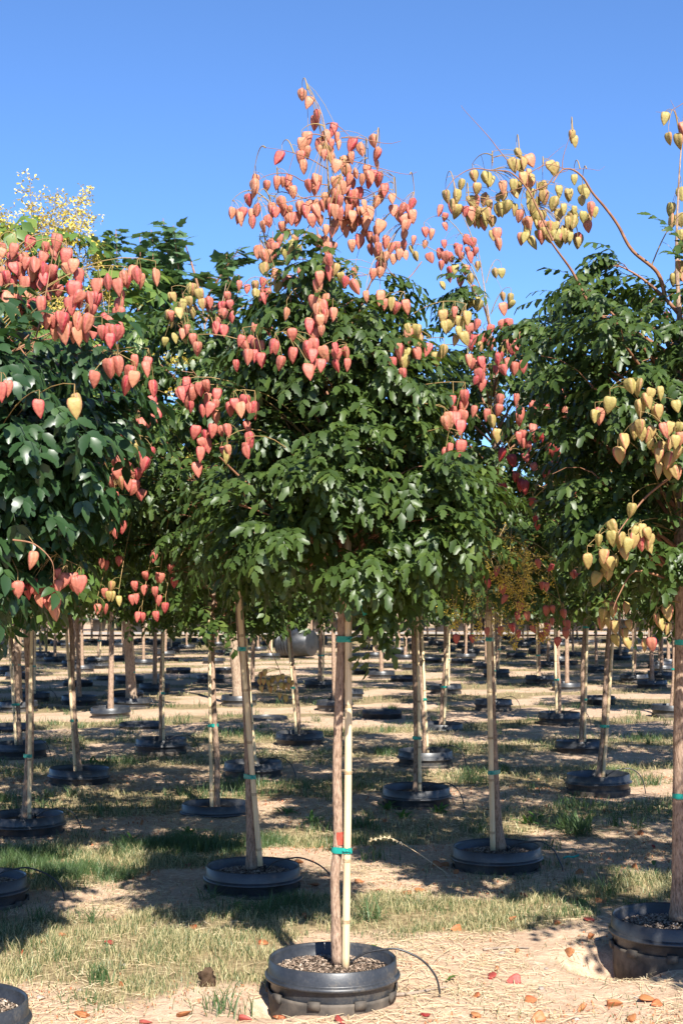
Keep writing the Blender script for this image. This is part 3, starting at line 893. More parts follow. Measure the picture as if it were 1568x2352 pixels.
# near left tree, ovate dark leaves, coral pods
rng = random.Random(202)
p = NEAR['LN']['p']; Y = p.y
path = pth([(-110, 2310), (-108, 2000), (-112, 1700), (-106, 1400), (-98, 1100), (-90, 850), (-60, 700), (-40, 600), (-30, 540)], Y)
profLN = [(1.46, .25), (1.62, .45), (1.85, .53), (2.05, .58), (2.25, .64), (2.42, .52), (2.56, .2)]
base = Vector((path[0].x, Y, path[0].z))
root, lp = build_tree('goldenrain_tree', base, path, lin(9, (0, .022), (.5, .016), (1, .002)), profLN, 32, 5, 10, OV_HI, OV_MD, 300, rng, leafscale=.92)
add_pods(root, lp, profLN, PODS['LN'], rng, .058, Y, 2.46, 62)
twig_part(root, [(30, 1240), (80, 1250), (120, 1290), (124, 1340)], Y - .55, .003, 0, 'panicle_twig')
twig_part(root, [(75, 800), (95, 730), (112, 640), (126, 560), (128, 540)], Y - .25, .004, 0, 'panicle_twig')
tag(root, 'tree with dense dark ovate leaves and large coral red pods', 'tree', 'potted goldenrain trees of the front rows')
ROOT['LN'] = root

# big tree on the right
rng = random.Random(303)
p = NEAR['R']['p']; Y = p.y
path = pth([(1563, 2112), (1564, 1900), (1567, 1600), (1569, 1400), (1566, 1200), (1562, 1000), (1562, 800), (1553, 600), (1556, 450), (1566, 300), (1572, 230)], Y)
profR = [(1.44, .28), (1.66, .54), (1.95, .56), (2.25, .60), (2.5, .76), (2.72, .74), (2.9, .5), (3.05, .18)]
base = Vector((path[0].x, Y, path[0].z))
root, lp = build_tree('goldenrain_tree', base, path, lin(11, (0, .042), (.12, .038), (.42, .034), (.5, .022), (.68, .008), (.8, .004), (1, .0015)), profR, 40, 5, 11, LF_HI, LF_MD, 300, rng, leafscale=.9, limb_r=.013)
anch = [q + base for q in lp[5:]]
a3 = lambda cx, cy: (1004.8 + cx / 2.784, 229.7 + cy / 2.784)
for tw, r0, dd in (([(1450, 1250), (1400, 1100), (1240, 960), (1150, 800), (1070, 690), (985, 590), (930, 500), (860, 445), (790, 450), (735, 530)], .009, -.25), ([(1500, 1640), (1250, 1480), (1060, 1395), (960, 1290), (860, 1100), (760, 960), (690, 860)], .011, -.3),
           ([(735, 900), (640, 700), (580, 580), (500, 490), (440, 455), (340, 450), (220, 440), (110, 500), (50, 580)], .005, -.1), ([(455, 400), (390, 320), (320, 230), (220, 120), (165, 60), (150, 35)], .0022, 0),
           ([(795, 450), (800, 370), (830, 270), (860, 195)], .002, 0), ([(640, 450), (700, 380), (780, 310), (815, 285)], .0016, 0), ([(580, 470), (700, 412), (820, 440), (960, 440), (1030, 450), (1065, 425)], .002, 0),
           ([(470, 390), (515, 352), (560, 370), (575, 390)], .002, 0), ([(1540, 210), (1530, 120), (1510, 50), (1485, 0)], .0018, 0), ([(1568, 20), (1500, 60), (1440, 78), (1390, 75)], .0016, 0),
           ([(560, 550), (420, 600), (280, 640), (120, 640)], .002, 0), ([(350, 420), (355, 330), (400, 290)], .0012, 0), ([(590, 590), (700, 540), (750, 480), (830, 450)], .004, 0)):
    anch += twig_part(root, [a3(*q) for q in tw], Y - .1, r0, dd, 'limb' if r0 > .004 else 'panicle_twig')
a6 = lambda cx, cy: (1004.8 + cx / 2.784, 861.2 + cy / 2.784)
twig_part(root, [a6(*q) for q in ((1560, 600), (1450, 680), (1330, 780), (1230, 900), (1150, 1010))], Y - .45, .007, -.2, 'limb')
twig_part(root, [a6(*q) for q in ((1520, 1330), (1400, 1280), (1250, 1260), (1150, 1420), (1120, 1500))], Y - .4, .006, -.1, 'limb')
add_pods(root, lp, profR, PODS['R'], rng, .060, Y, 2.62, 56, anchors=anch)
tag(root, 'big tree with thick bare trunk and gold green pods beside the high-standing pot', 'tree', 'potted goldenrain trees of the front rows')
ROOT['R'] = root

# second row, left of the middle
rng = random.Random(404)
p = NEAR['T2']['p']; Y = p.y
path = pth([(577, 1995), (575, 1850), (570, 1700), (563, 1550), (553, 1450), (548, 1350), (540, 1250), (520, 1100), (500, 950), (495, 800), (510, 700), (520, 650)], Y)
profT2 = [(1.52, .36), (1.75, .72), (2.0, .88), (2.3, .82), (2.6, .62), (2.85, .42), (3.05, .15)]
base = Vector((path[0].x, Y, path[0].z))
root, lp = build_tree('goldenrain_tree', base, path, lin(12, (0, .026), (.5, .019), (.75, .007), (1, .0015)), profT2, 34, 5, 10, LF_HI, LF_MD, 300, rng, leafscale=.92)
add_pods(root, lp, profT2, PODS['T2'], rng, .062, Y, 3.0, 46)
tag(root, 'leaning tree with red and gold pods whose crooked trunk crosses its bamboo stake', 'tree', 'potted goldenrain trees of the front rows')
ROOT['T2'] = root

# second row, right of the middle
rng = random.Random(505)
p = NEAR['T3']['p']; Y = p.y
path = pth([(1148, 1950), (1139, 1850), (1132, 1700), (1127, 1550), (1122, 1420), (1128, 1250), (1135, 1000), (1130, 800), (1110, 650), (1095, 560)], Y)
profT3 = [(1.5, .36), (1.75, .70), (2.0, .86), (2.35, .86), (2.7, .70), (3.0, .48), (3.25, .16)]
base = Vector((path[0].x, Y, path[0].z))
root, lp = build_tree('goldenrain_tree', base, path, lin(10, (0, .030), (.1, .024), (.5, .017), (.75, .006), (1, .0015)), profT3, 34, 5, 10, LF_HI, LF_MD, 300, rng, leafscale=.92)
add_pods(root, lp, profT3, PODS['T3'], rng, .064, Y, 3.1, 46)
add_pods(root, lp, profT3, T3LOW, rng, .050, Y, 3.1, 40, .6)
for k in range(26):
    q = P(rng.uniform(1040, 1270), rng.uniform(1290, 1500), Y - rng.uniform(.75, 1.35)) - base
    o = q + Vector((rng.uniform(-.1, .1), rng.uniform(.0, .12), rng.uniform(.1, .22)))
    flower_panicle(root, o, q, rng, 34, .05, 1.2)
for tw in ([(1120, 1230), (1180, 1240), (1230, 1280), (1270, 1330), (1290, 1400)], [(1060, 1290), (1100, 1260), (1150, 1300), (1190, 1380)], [(1130, 1250), (1080, 1330), (1060, 1420)], [(1010, 1233), (1070, 1236), (1160, 1238)]):
    twig_part(root, tw, Y - .6, .004, -.1, 'panicle_twig', M_STALK)
tag(root, 'tree with many red pods and low sprays of yellow flowers hanging over the rear pots', 'tree', 'potted goldenrain trees of the front rows')
ROOT['T3'] = root

# ---------------------------------------------------------------- prototypes for the rear rows, built at the origin
HOLD = Vector((0, -80, 0))
def proto(seed, H, prof, hi, lo, nobj, nl, nt, nf, bark=M_BARK, rb=.02, lim=.011):
    rng = random.Random(seed)
    n = 9
    path = [Vector((math.sin(i * 1.3 + seed) * .012 * (i > 0), math.cos(i * 1.7 + seed) * .012 * (i > 0), H * i / (n - 1))) for i in range(n)]
    root, lp = build_tree('goldenrain_tree', Vector((0, 0, 0)), path, lin(n, (0, rb), (.45, rb * .75), (1, .003)), prof, nl, nt, nf, hi, lo, nobj, rng, bark, lim)
    return root, lp, rng
PROF_A = [(1.22, .16), (1.42, .42), (1.65, .62), (2.0, .74), (2.4, .70), (2.8, .50), (3.1, .26), (3.3, .08)]
PROF_E = [(1.6, .4), (2.0, .9), (2.6, 1.1), (3.2, .95), (3.8, .6), (4.3, .3), (4.6, .1)]
PR = {}
def proto_pods(root, lp, prof, rng, n, cols, zlo, size):
    for k in range(n):
        z = rng.uniform(zlo, prof[-1][0] + .12)
        an = k * 2.399; R = prof_r(prof, z) * rng.uniform(.9, 1.12) + .04
        c = axis_at(lp, z) + Vector((math.cos(an) * R, math.sin(an) * R, 0)); c.z = z
        o = axis_at(lp, z - .2).lerp(c, .4)
        st = bez(o, o.lerp(c, .6) + Vector((0, 0, .16)), c, 5)
        mb = MB(); mb.tube(st, .002, 3, False)
        pan = part('panicle', mb.mesh('panicle', True), M_STALK, root)
        for j in range(rng.randint(3, 6)):
            t = c + Vector((rng.gauss(0, .045), rng.gauss(0, .045), rng.uniform(-.07, 0)))
            h = size * rng.uniform(.85, 1.1)
            M = Matrix.Translation(t) @ Matrix.Rotation(rng.gauss(0, .2), 4, 'X') @ Matrix.Rotation(rng.uniform(0, 6.28), 4, 'Z') @ Matrix.Diagonal((h, h, h, 1))
            place('seed_pod', rng.choice(PODM[rng.choice(cols)]), pan, M)
root, lp, rng = proto(1, 2.95, PROF_A, LF_HI, LF_LO, 110, 26, 4, 9)
proto_pods(root, lp, PROF_A, rng, 14, 'rrp', 1.7, .058); PR['A'] = root
root, lp, rng = proto(2, 2.95, PROF_A, LF_HI, LF_LO, 110, 26, 4, 9)
proto_pods(root, lp, PROF_A, rng, 9, 'yyr', 2.2, .056); PR['B'] = root
root, lp, rng = proto(3, 2.95, PROF_A, LF_MD, LF_LO, 60, 28, 4, 9); PR['C'] = root
root, lp, rng = proto(4, 2.95, PROF_A, FL_HI, FL_LO, 90, 22, 4, 5)
for k in range(46):
    z = rng.uniform(2.4, 3.4); an = k * 2.4; R = prof_r(PROF_A, z) * rng.uniform(.5, 1)
    o = axis_at(lp, z - .15) + Vector((math.cos(an) * R * .6, math.sin(an) * R * .6, 0))
    flower_panicle(root, o, o + Vector((math.cos(an) * .13, math.sin(an) * .13, rng.uniform(.1, .42))), rng, 55, .085, 1.5)
for k in range(16):
    z = rng.uniform(1.7, 2.6); an = k * 2.4; R = prof_r(PROF_A, z)
    o = axis_at(lp, z) + Vector((math.cos(an) * R * .8, math.sin(an) * R * .8, 0))
    flower_panicle(root, o, o + Vector((math.cos(an) * .2, math.sin(an) * .2, rng.uniform(-.2, .1))), rng, 70, .06, 1.5)
PR['D'] = root
def far_proto(seed, tmpl, mat):
    rng = random.Random(seed); root = empty('goldenrain_tree')
    path = [Vector((0, 0, 2.9 * i / 8)) for i in range(9)]
    part('trunk', trunk_mesh(path, lin(9, (0, .026), (.45, .02), (1, .003)), rng, sides=7), M_BARK, root)
    limbs, twigs, seats = crown_plan(rng, path, PROF_A, 28, 4, 8)
    mb = MB()
    for l in limbs: mb.tube(l, .007, 4, False)
    part('limbs', mb.mesh('limbs', True), M_TWIG, root)
    f = part('crown', bundle(seats, tmpl, rng).mesh('crown'), mat, root); f['kind'] = 'stuff'
    return root
PR['F'] = far_proto(31, LF_LO, M_LEAF); PR['G'] = far_proto(32, FL_LO, M_PALELEAF); PR['H'] = far_proto(33, LF_LO, M_LEAF)
# upright maple: several leaders, broad lobed leaves
rng = random.Random(5)
root = empty('maple_tree')
H = 3.7
path = [Vector((0, 0, H * i / 8)) for i in range(9)]
part('trunk', trunk_mesh(path, lin(9, (0, .042), (.45, .03), (1, .004)), rng), M_BARK_T, root)
limbs, twigs, seats = crown_plan(rng, path, PROF_E, 30, 5, 9)
for k in range(7):
    an = k * 2.4 + .3; R = rng.uniform(.25, .75); zt = rng.uniform(3.9, 4.75)
    st = axis_at(path, zt - 1.6); e = Vector((math.cos(an) * R, math.sin(an) * R, zt))
    l = bez(st, Vector((e.x * .95, e.y * .95, zt - 1.0)), e, 10); limbs.append(l)
    for i in range(120):
        t = .3 + .7 * rng.random(); j = min(9, int(t * 10)); q = l[j].lerp(l[j + 1], t * 10 - j)
        seats.append((q, Vector((rng.gauss(0, 1), rng.gauss(0, 1), rng.uniform(-1.6, .5))).normalized(), rng.uniform(.6, 1.15) * (1.1 - .25 * t)))
for l in limbs:
    mb = MB(); n = len(l); mb.tube(l, [.014 * (1 - .8 * i / (n - 1)) for i in range(n)], 5)
    part('limb', mb.mesh('limb', True), M_TWIG, root)
mb = MB()
for t in twigs: mb.tube(t, [.004, .003, .002, .0014], 3, False)
crown = part('crown', mb.mesh('crown', True), M_TWIG, root)
rng.shuffle(seats)
for (p_, d_, s_) in seats[:160]: place('leaf', MP[0][2], crown, leaf_M(rng, p_, d_, s_))
f_ = part('foliage', bundle(seats[160:], MP, rng).mesh('foliage'), M_MAPLE, crown); f_['kind'] = 'stuff'
PR['E'] = root

# ---------------------------------------------------------------- pots, stakes, drip tubes
def pot_proto(detail, rng, with_soil=True):
    root = empty('nursery_pot')
    sd = 56 if detail else 32
    mb = MB()   # the flared collar with its flange and grooved inner wall
    inner = [(.222, RIM_Z - .10), (.2235, RIM_Z - .08), (.2245, RIM_Z - .079), (.2255, RIM_Z - .06), (.2265, RIM_Z - .059), (.2275, RIM_Z - .04), (.2285, RIM_Z - .039), (.230, RIM_Z - .012)]
    prof = inner + [(.2325, RIM_Z - .002), (.2365, RIM_Z), (.2395, RIM_Z - .003), (.2435, RIM_Z - .048), (.2445, RIM_Z - .052), (.2465, RIM_Z - .0525), (.254, RIM_Z - .058), (.2555, RIM_Z - .064), (.253, RIM_Z - .070), (.243, RIM_Z - .072), (.236, RIM_Z - .071)]
    ph = rng.uniform(0, 6)
    mb.lathe(prof, sd, lambda a: .004 * math.sin(2 * a + ph) + .002 * math.sin(5 * a + ph))
    part('rim', mb.mesh('rim', True), M_POT, root)
    mb = MB()
    mb.lathe([(.236, RIM_Z - .0705), (.2335, RIM_Z - .078), (.232, RIM_Z - .12), (.226, RIM_Z - .20), (.214, -.22)], sd)
    part('body', mb.mesh('body', True), M_POT, root)
    mb = MB()   # the socket pot sunk in the ground round it
    mb.lathe([(.2345, RIM_Z - .128), (.2385, RIM_Z - .112), (.243, RIM_Z - .112), (.2425, RIM_Z - .124), (.238, RIM_Z - .150), (.234, -.20)], sd, lambda a: .003 * math.sin(3 * a + ph))
    so = part('socket_pot', mb.mesh('socket_pot', True), M_SOCKET, root)
    if detail:
        mb = MB(); mb.box((0, 0, 0), (.044, .012, .030))
        me = mb.mesh('lug'); me.materials.append(M_SOCKET)
        for k in range(9):
            an = 2 * math.pi * k / 9 + .35
            place('lug', me, so, Matrix.Rotation(an, 4, 'Z') @ Matrix.Translation((0, -.2445, RIM_Z - .118)))
    if with_soil:
        rs = np.linspace(0, .224, 9 if detail else 4); V = []; q = []
        ns = 36 if detail else 16
        for i, r in enumerate(rs):
            for k in range(ns):
                an = 2 * math.pi * k / ns
                V.append((r * math.cos(an), r * math.sin(an), RIM_Z - .055 + (.022 * (1 - (r / .224) ** 2)) + (rng.uniform(-.006, .006) if 0 < i else 0)))
        for i in range(len(rs) - 1):
            for k in range(ns):
                k2 = (k + 1) % ns; q.append((i * ns + k, (i + 1) * ns + k, (i + 1) * ns + k2, i * ns + k2))
        mb = MB(); mb.add(V, q)
        so_ = part('soil', mb.mesh('soil', True), M_SOIL, root)
        if detail:
            A = []; T = []
            for k in range(1500):
                r = .218 * math.sqrt(rng.random()); an = rng.uniform(0, 6.283)
                Q = Matrix.Rotation(rng.uniform(0, 6.28), 3, 'Z') @ Matrix.Rotation(rng.gauss(0, .5), 3, 'X') @ Matrix.Rotation(rng.gauss(0, .4), 3, 'Y')
                A.append(np.array(Q) @ np.diag([rng.uniform(.006, .020), rng.uniform(.003, .008), .003]))
                T.append((r * math.cos(an), r * math.sin(an), RIM_Z - .051 + .022 * (1 - (r / .224) ** 2) + rng.uniform(-.002, .006)))
            cv = np.array([(-.5, -.5, 0), (.5, -.4, 0), (.4, .5, 0), (-.4, .4, 0), (0, 0, .9)])
            mb = MB(); mb.template(cv, [np.array([(0, 1, 4), (1, 2, 4), (2, 3, 4), (3, 0, 4)])], A, T)
            c_ = part('bark_chips', mb.mesh('bark_chips'), M_CHIP, so_); c_['kind'] = 'stuff'
    return root
rng = random.Random(77)
POT_HI = pot_proto(True, rng); POT_LO = pot_proto(False, rng)
def socket_proto(rng):
    root = empty('empty_socket_pot')
    mb = MB()
    mb.lathe([(.214, -.18), (.232, RIM_Z - .09), (.236, RIM_Z - .062), (.2375, RIM_Z - .060), (.242, RIM_Z - .061), (.2435, RIM_Z - .085), (.250, RIM_Z - .088), (.252, RIM_Z - .094), (.243, RIM_Z - .10), (.236, -.16)], 36, lambda a: .006 * math.sin(2 * a))
    part('rim', mb.mesh('rim', True), M_POT, root)
    mb = MB()
    V = [(0, 0, -.10)] + [(.226 * math.cos(k * .314159), .226 * math.sin(k * .314159), -.10 + .01 * math.sin(k)) for k in range(20)]
    mb.add(V, [(0, 1 + k, 1 + (k + 1) % 20) for k in range(20)])
    part('floor', mb.mesh('floor'), M_SOIL, root)
    return root
SOCK = socket_proto(rng)

def stake(base, top, r, rng, ties, trunk_at, label, group, wood=False):
    """bamboo stake with node rings and tape ties round it and the trunk"""
    root = empty('bamboo_stake', base)
    d = top - base; L = d.length; t = d.normalized()
    pts = []; rr = []; nodes = []
    s = rng.uniform(.08, .2); zs_ = [0]
    while s < L:
        nodes.append(s); s += rng.uniform(.22, .34)
    n = int(L / .05)
    bend = rng.uniform(-.006, .006)
    def at_(s): return t * s + Vector((bend * math.sin(math.pi * s / L), 0, 0))
    for i in range(n + 1):
        s = L * i / n
        pts.append(at_(s)); rr.append(r * (1.05 - .15 * i / n))
    mb = MB(); mb.tube(pts, rr, 12)
    part('cane', mb.mesh('cane', True), M_BAMBOO, root)
    for s in nodes:
        mb = MB(); c = at_(s); rc = r * (1.05 - .15 * s / L)
        mb.tube([c - t * .007, c - t * .003, c, c + t * .003, c + t * .007], [rc * 1.02, rc * 1.12, rc * 1.03, rc * 1.13, rc * 1.02], 12, False)
        part('node_ring', mb.mesh('node_ring', True), M_NODE, root)
    for z in ties:
        a = at_(max(0, min(L, (z - base.z) / t.z))); tb, tr = trunk_at(z); b = tb - base
        a = Vector((a.x, a.y, z - base.z)); b = Vector((b.x, b.y, z - base.z))
        dv = (b - a); dv.z = 0
        ln = max(dv.length, 1e-4); u = dv / ln; v = Vector((-u.y, u.x, 0))
        loop = []
        for k in range(9):
            an = -math.pi / 2 + math.pi * k / 8; loop.append(b + (u * math.cos(an) + v * math.sin(an)) * (tr * 1.10 + .0015))
        for k in range(9):
            an = math.pi / 2 + math.pi * k / 8; loop.append(a + (u * math.cos(an) + v * math.sin(an)) * (r * 1.16 + .0015))
        hh = .011; m = len(loop); V = []
        for j, (dz, sc) in enumerate(((-1, 0), (-.3, .0012), (.3, -.0004), (1, .0004))):
            for k, q in enumerate(loop):
                c0 = (a + b) * .5; o_ = (q - c0).normalized() * sc
                V.append(tuple(q + o_ + Vector((0, 0, dz * hh + .0015 * math.sin(k * 2.1 + j)))))
        qd = []
        for j in range(3):
            for k in range(m):
                k2 = (k + 1) % m; qd.append((j * m + k, j * m + k2, (j + 1) * m + k2, (j + 1) * m + k))
        mb = MB(); mb.add(V, qd)
        kx = a + Vector((0, -(r * 1.16 + .003), 0))
        for sx in (-1, 1):
            e = kx + Vector((sx * .016, -.006, rng.uniform(-.006, .008)))
            mb.add([tuple(kx + Vector((0, 0, .005))), tuple(kx - Vector((0, 0, .005))), tuple(e - Vector((0, 0, .006))), tuple(e + Vector((0, 0, .006)))], [(0, 1, 2, 3)])
        mb.tube([kx + Vector((-.004, 0, 0)), kx + Vector((0, -.003, .001)), kx + Vector((.004, 0, 0))], [.003, .005, .003], 6)
        part('tie_tape', mb.mesh('tie_tape', True), M_TAPE, root)
    tag(root, label, 'stake', group)
    return root

def drip(base, ang, rng, label, group, R=.2, out=.36, hgt=.12, detail=True):
    root = empty('drip_tube', base)
    c, s = math.cos(ang), math.sin(ang)
    zs_ = RIM_Z - .03
    gzz = float(gz(base.x + c * out, base.y + s * out)) - base.z
    P3 = [(.06, zs_ + .005), (.12, zs_ + .045), (.19, RIM_Z + .03), (.25, RIM_Z + .032), (.25 + (out - .25) * .55, RIM_Z - .005), (out - .015, RIM_Z * .5), (out, gzz + .02), (out + .002, gzz - .02)]
    w_ = rng.uniform(-.04, .04)
    pts = [Vector((r * c - w_ * s * (r / out) ** 2, r * s + w_ * c * (r / out) ** 2, z)) for r, z in P3]
    pts, _ = resample(pts, [1] * len(pts), 26)
    mb = MB(); mb.tube(pts, .0042, 7)
    part('tube', mb.mesh('tube', True), M_TUBE, root)
    mb = MB(); mb.tube([Vector((.06 * c, .06 * s, zs_ - .03)), Vector((.06 * c, .06 * s, zs_ + .016)), Vector((.06 * c, .06 * s, zs_ + .018)), Vector((.06 * c, .06 * s, zs_ + .030))], [.004, .005, .009, .008], 8)
    part('emitter_spike', mb.mesh('emitter_spike', True), M_TUBE, root)
    return tag(root, label, 'drip tube', group)

rng = random.Random(88)
def put_pot(src, p, label, group, cat='pot'):
    o = copy_tree(src)
    o.location = p; o.rotation_euler = (rng.gauss(0, .012), rng.gauss(0, .012), rng.uniform(0, 6.28))
    return tag(o, label, cat, group)
PL = {'M': 'black pot of the salmon-podded tree, tilted rim, clods and lugs below', 'LN': 'black pot with dry chips under the dark ovate-leaved tree',
      'R': 'tall-standing black pot of the thick-trunked tree with a scrape of dirt beside it', 'T2': 'deeply shaded black pot of the leaning crooked-trunk tree',
      'T3': 'shaded black pot of the tree with low yellow flower sprays', 'L2': 'dusty black pot with a tube arching to the grass, beside the dry tufts'}
for k, d in NEAR.items():
    put_pot(POT_HI, d['p'], PL[k], 'pots of the front rows')

def tr_at(root_path, rads):
    def f(z):
        q = axis_at(root_path, z); i = 0
        zs_ = [v.z for v in root_path]
        return q, float(np.interp(z, zs_, rads))
    return f
def mk_stake_px(key, bot, top, r, ties, tp, trr, label, dy=-.035):
    Y = NEAR[key]['p'].y
    b0 = P(*bot, Y + dy); t0 = P(*top, Y + dy)
    if b0.z > .06 + NEAR[key]['p'].z: b0 = b0 + (b0 - t0).normalized() * .03
    return stake(b0, t0, r, rng, [zz(t, Y) for t in ties], tr_at(pth(tp, Y), trr), label, 'bamboo stakes')
mk_stake_px('M', (793, 2212), (799, 1225), .0145, (1468, 1951), mpts, rads_m := [.020, .019, .0185, .019, .018, .018, .017, .017, .013, .011, .010, .0075, .0045, .0035, .0028, .002, .001], 'pale straight bamboo stake tied twice with teal tape to the salmon-podded tree', -.02)
mk_stake_px('T2', (597, 1975), (541, 1270), .0135, (1490, 1782), [(577, 1995), (570, 1700), (553, 1450), (540, 1250)], [.026, .023, .021, .02], 'leaning bamboo stake crossing the crooked trunk above the shaded pot', -.045)
mk_stake_px('T3', (1131, 1940), (1121, 1405), .0150, (1468, 1772), [(1148, 1950), (1132, 1700), (1122, 1420), (1128, 1250)], [.03, .022, .02, .018], 'square-looking greyed stake left of the trunk under the yellow flower sprays', -.045)
mk_stake_px('R', (1551, 2100), (1560, 1330), .0125, (1475, 1827), [(1563, 2112), (1564, 1900), (1567, 1600), (1569, 1400)], [.042, .038, .036, .034], 'thin stake behind the thick trunk at the tall-standing pot', .055)

drip(NEAR['M']['p'], math.radians(-8), rng, 'black drip tube arching out of the pot of the salmon-podded tree', 'drip tubes', out=.40)
drip(NEAR['R']['p'], math.radians(20), rng, 'black drip tube with spike in the tall-standing pot', 'drip tubes')
drip(NEAR['T2']['p'], math.radians(5), rng, 'drip tube leaving the deeply shaded pot of the leaning tree', 'drip tubes', out=.42)
drip(NEAR['T3']['p'], math.radians(-15), rng, 'drip tube draped over the rim of the pot below the yellow sprays', 'drip tubes')
drip(NEAR['L2']['p'], math.radians(10), rng, 'long arching drip tube landing in grass beside the dusty pot', 'drip tubes', out=.42)
# stand-in trunk for the second left tree: a full tree just outside the picture edge
def tilt_tree(src, p, size, dx_top, rngk, label, group, name=None, rot=None, wide=1.2):
    o = copy_tree(src)
    if name: o.name = name
    o.location = p + Vector((0, 0, RIM_Z - .045))
    tl = math.atan2(dx_top, 1.35)
    o.rotation_euler = (Matrix.Rotation(tl, 3, 'Y') @ Matrix.Rotation(rngk.uniform(0, 6.28) if rot is None else rot, 3, 'Z')).to_euler()
    o.scale = (size * wide, size * wide, size)
    tag(o, label, 'tree', group)
    return o
p = NEAR['L2']['p']
tilt_tree(PR['A'], p, .95, -.05, rng, 'pink-podded tree rising from the dusty pot beside the dry tufts', 'potted goldenrain trees of the front rows')

MIDLAB = ['tall flowering tree with upright yellow sprays', 'staked tree left of the crooked trunk', 'slim tree in the dark pot right of the salmon tree', 'slender tree with the right-leaning pale stake',
    'thin flowering tree by the bright green weeds', 'thin tree just behind the crooked leaning trunk', 'red-podded tree in the grey-rimmed pot behind the slim tree', 'tree with trunk and stake side by side behind the right-leaning stake',
    'left-leaning tree behind the tall flowering tree', 'straight red-podded tree between flowering tree and crooked trunk', 'pale left-leaning tree behind the salmon tree', 'small red-podded tree with its stake on the left',
    'right-leaning tree behind the grey-rimmed pot', 'thick-trunked maple near the tall flowering tree', 'tall thick-trunked maple with stake behind the red-podded tree', 'tallest maple with leafy shoots against the sky',
    'tree hidden behind the salmon tree trunk', 'tree half hidden behind the yellow-sprayed tree', 'gold-podded tree beside the thick bare trunk', 'stout tree behind the right-leaning tree', 'red-podded tree left of the thick bare trunk',
    'stout left-staked tree behind the small red-podded tree', 'stoutest shaded trunk beside the tipped container', 'stout tree behind the half hidden tree', 'slim tree beside the thick-trunked maple']
for i, (m, p) in enumerate(zip(MID, MIDP)):
    px, py, wd, tx, tr, side, kind, size = m
    zt = 1.4
    xt = P(tx, 1400, p.y).x
    dx = xt - p.x
    far = p.y > 26
    who = MIDLAB[i] if i < len(MIDLAB) else None
    lab = who or {'C': 'plain leafy staked tree without pods in the rows far behind', 'D': 'smaller pale flowering tree in the far rows'}[kind]
    grp = 'goldenrain trees of the rear rows' if kind != 'E' else 'maple trees of the rear rows'
    tilt_tree(PR['FH'[i % 2] if (kind == 'C' and p.y > 20) else kind], p, size, dx, rng, lab, grp, 'maple_tree' if kind == 'E' else None)
    pl = 'black pot of the ' + who if who else 'black sunken pot with a leafy podless tree in the rows far behind'
    put_pot(POT_LO, p, pl, 'pots of the rear rows')
    if p.y < 40:
        r = .0125 if p.y < 16 else .015
        off = (tr + r) * .9 * side
        base = p + Vector((off, -.025, .03)); top = p + Vector((off * .7 + dx * 1.12, -.02, 1.55 + rng.uniform(-.1, .15)))
        sc_ = size
        tpth = [p + Vector((0, 0, .08)), p + Vector((dx * 1.12, 0, 1.6))]
        z1 = zz(2990 / 1.7417, p.y) if False else rng.uniform(.48, .62)
        stake(base, top, r, rng, [z1, rng.uniform(1.2, 1.38)], tr_at(tpth, [tr, tr * .8]), 'bamboo stake of the ' + who if who else 'bamboo stake with teal ties in the rows far behind', 'bamboo stakes')
    if p.y < 22 and i % 3 != 1:
        drip(p, rng.uniform(-.5, .3), rng, 'drip tube at the ' + who if who else 'black drip tube at a pot in the rows behind', 'drip tubes')
for p in EMPP:
    put_pot(SOCK, p + Vector((0, 0, .012)), 'empty black socket pot sunk in the ground without a tree', 'empty socket pots')
for i, (x, y, kd) in enumerate(SIDE):
    p = Vector((x, y, 0))
    tilt_tree(PR[kd], p, .95, rng.uniform(-.04, .04), rng, 'staked tree standing farther along the same rows', 'goldenrain trees beside the view')
    put_pot(POT_LO, p, 'black pot of a tree farther along the same rows', 'pots beside the view')

# more low yellow pods hanging from the second-row tree
rng = random.Random(909)
def hang(root, pts, Y, size, cols, frm, r=46):
    base = root.location; S = root.scale
    mb = MB(); W = []
    for (px, py) in pts:
        W.append(P(px, py, Y + rng.uniform(-.05, .05)))
    o = P(*frm, Y + .15)
    # local frame of the root
    Mi = (Matrix.Translation(base) @ root.rotation_euler.to_matrix().to_4x4() @ Matrix.Diagonal((*S, 1))).inverted()
    far = min(W, key=lambda q: q.z)
    st = bez(o, o.lerp(far, .5) + Vector((.0, 0, .08)), far + Vector((0, 0, .06)), 8)
    mb.tube([Mi @ q for q in st], [.003 - .0015 * i / 8 for i in range(9)], 4, False)
    for q in W:
        t = q + Vector((0, 0, size * .5)); b0 = min(st, key=lambda a_: (a_ - t).length)
        mb.tube([Mi @ v for v in bez(b0, b0.lerp(t, .5) + Vector((0, 0, .02)), t, 3)], .0012, 3, False)
    pan = part('panicle', mb.mesh('panicle', True), M_STALK, root)
    for q in W:
        M = Mi @ Matrix.Translation(q + Vector((0, 0, size * .5))) @ Matrix.Rotation(rng.gauss(0, .2), 4, 'X') @ Matrix.Rotation(rng.uniform(0, 6.28), 4, 'Z') @ Matrix.Diagonal((size, size, size, 1))
        place('seed_pod', rng.choice(PODM[rng.choice(cols)]), pan, M)
c2 = lambda x, y: ((600 + x / 1.96) / 1.7417, (2300 + y / 1.96) / 1.7417)
hang(ROOT['T2'], [c2(*q) for q in ((900, 770), (870, 790), (860, 840), (895, 840), (960, 825), (1005, 815), (1040, 805), (945, 900), (980, 890), (1030, 870), (1055, 880), (1090, 830), (1110, 860), (1020, 950), (1060, 970), (875, 895), (1085, 880), (930, 850))], NEAR['T2']['p'].y - .6, .036, 'y', (600, 1460))
hang(ROOT['LN'], [], 4.6, .05, 'r', (0, 0)) if False else None
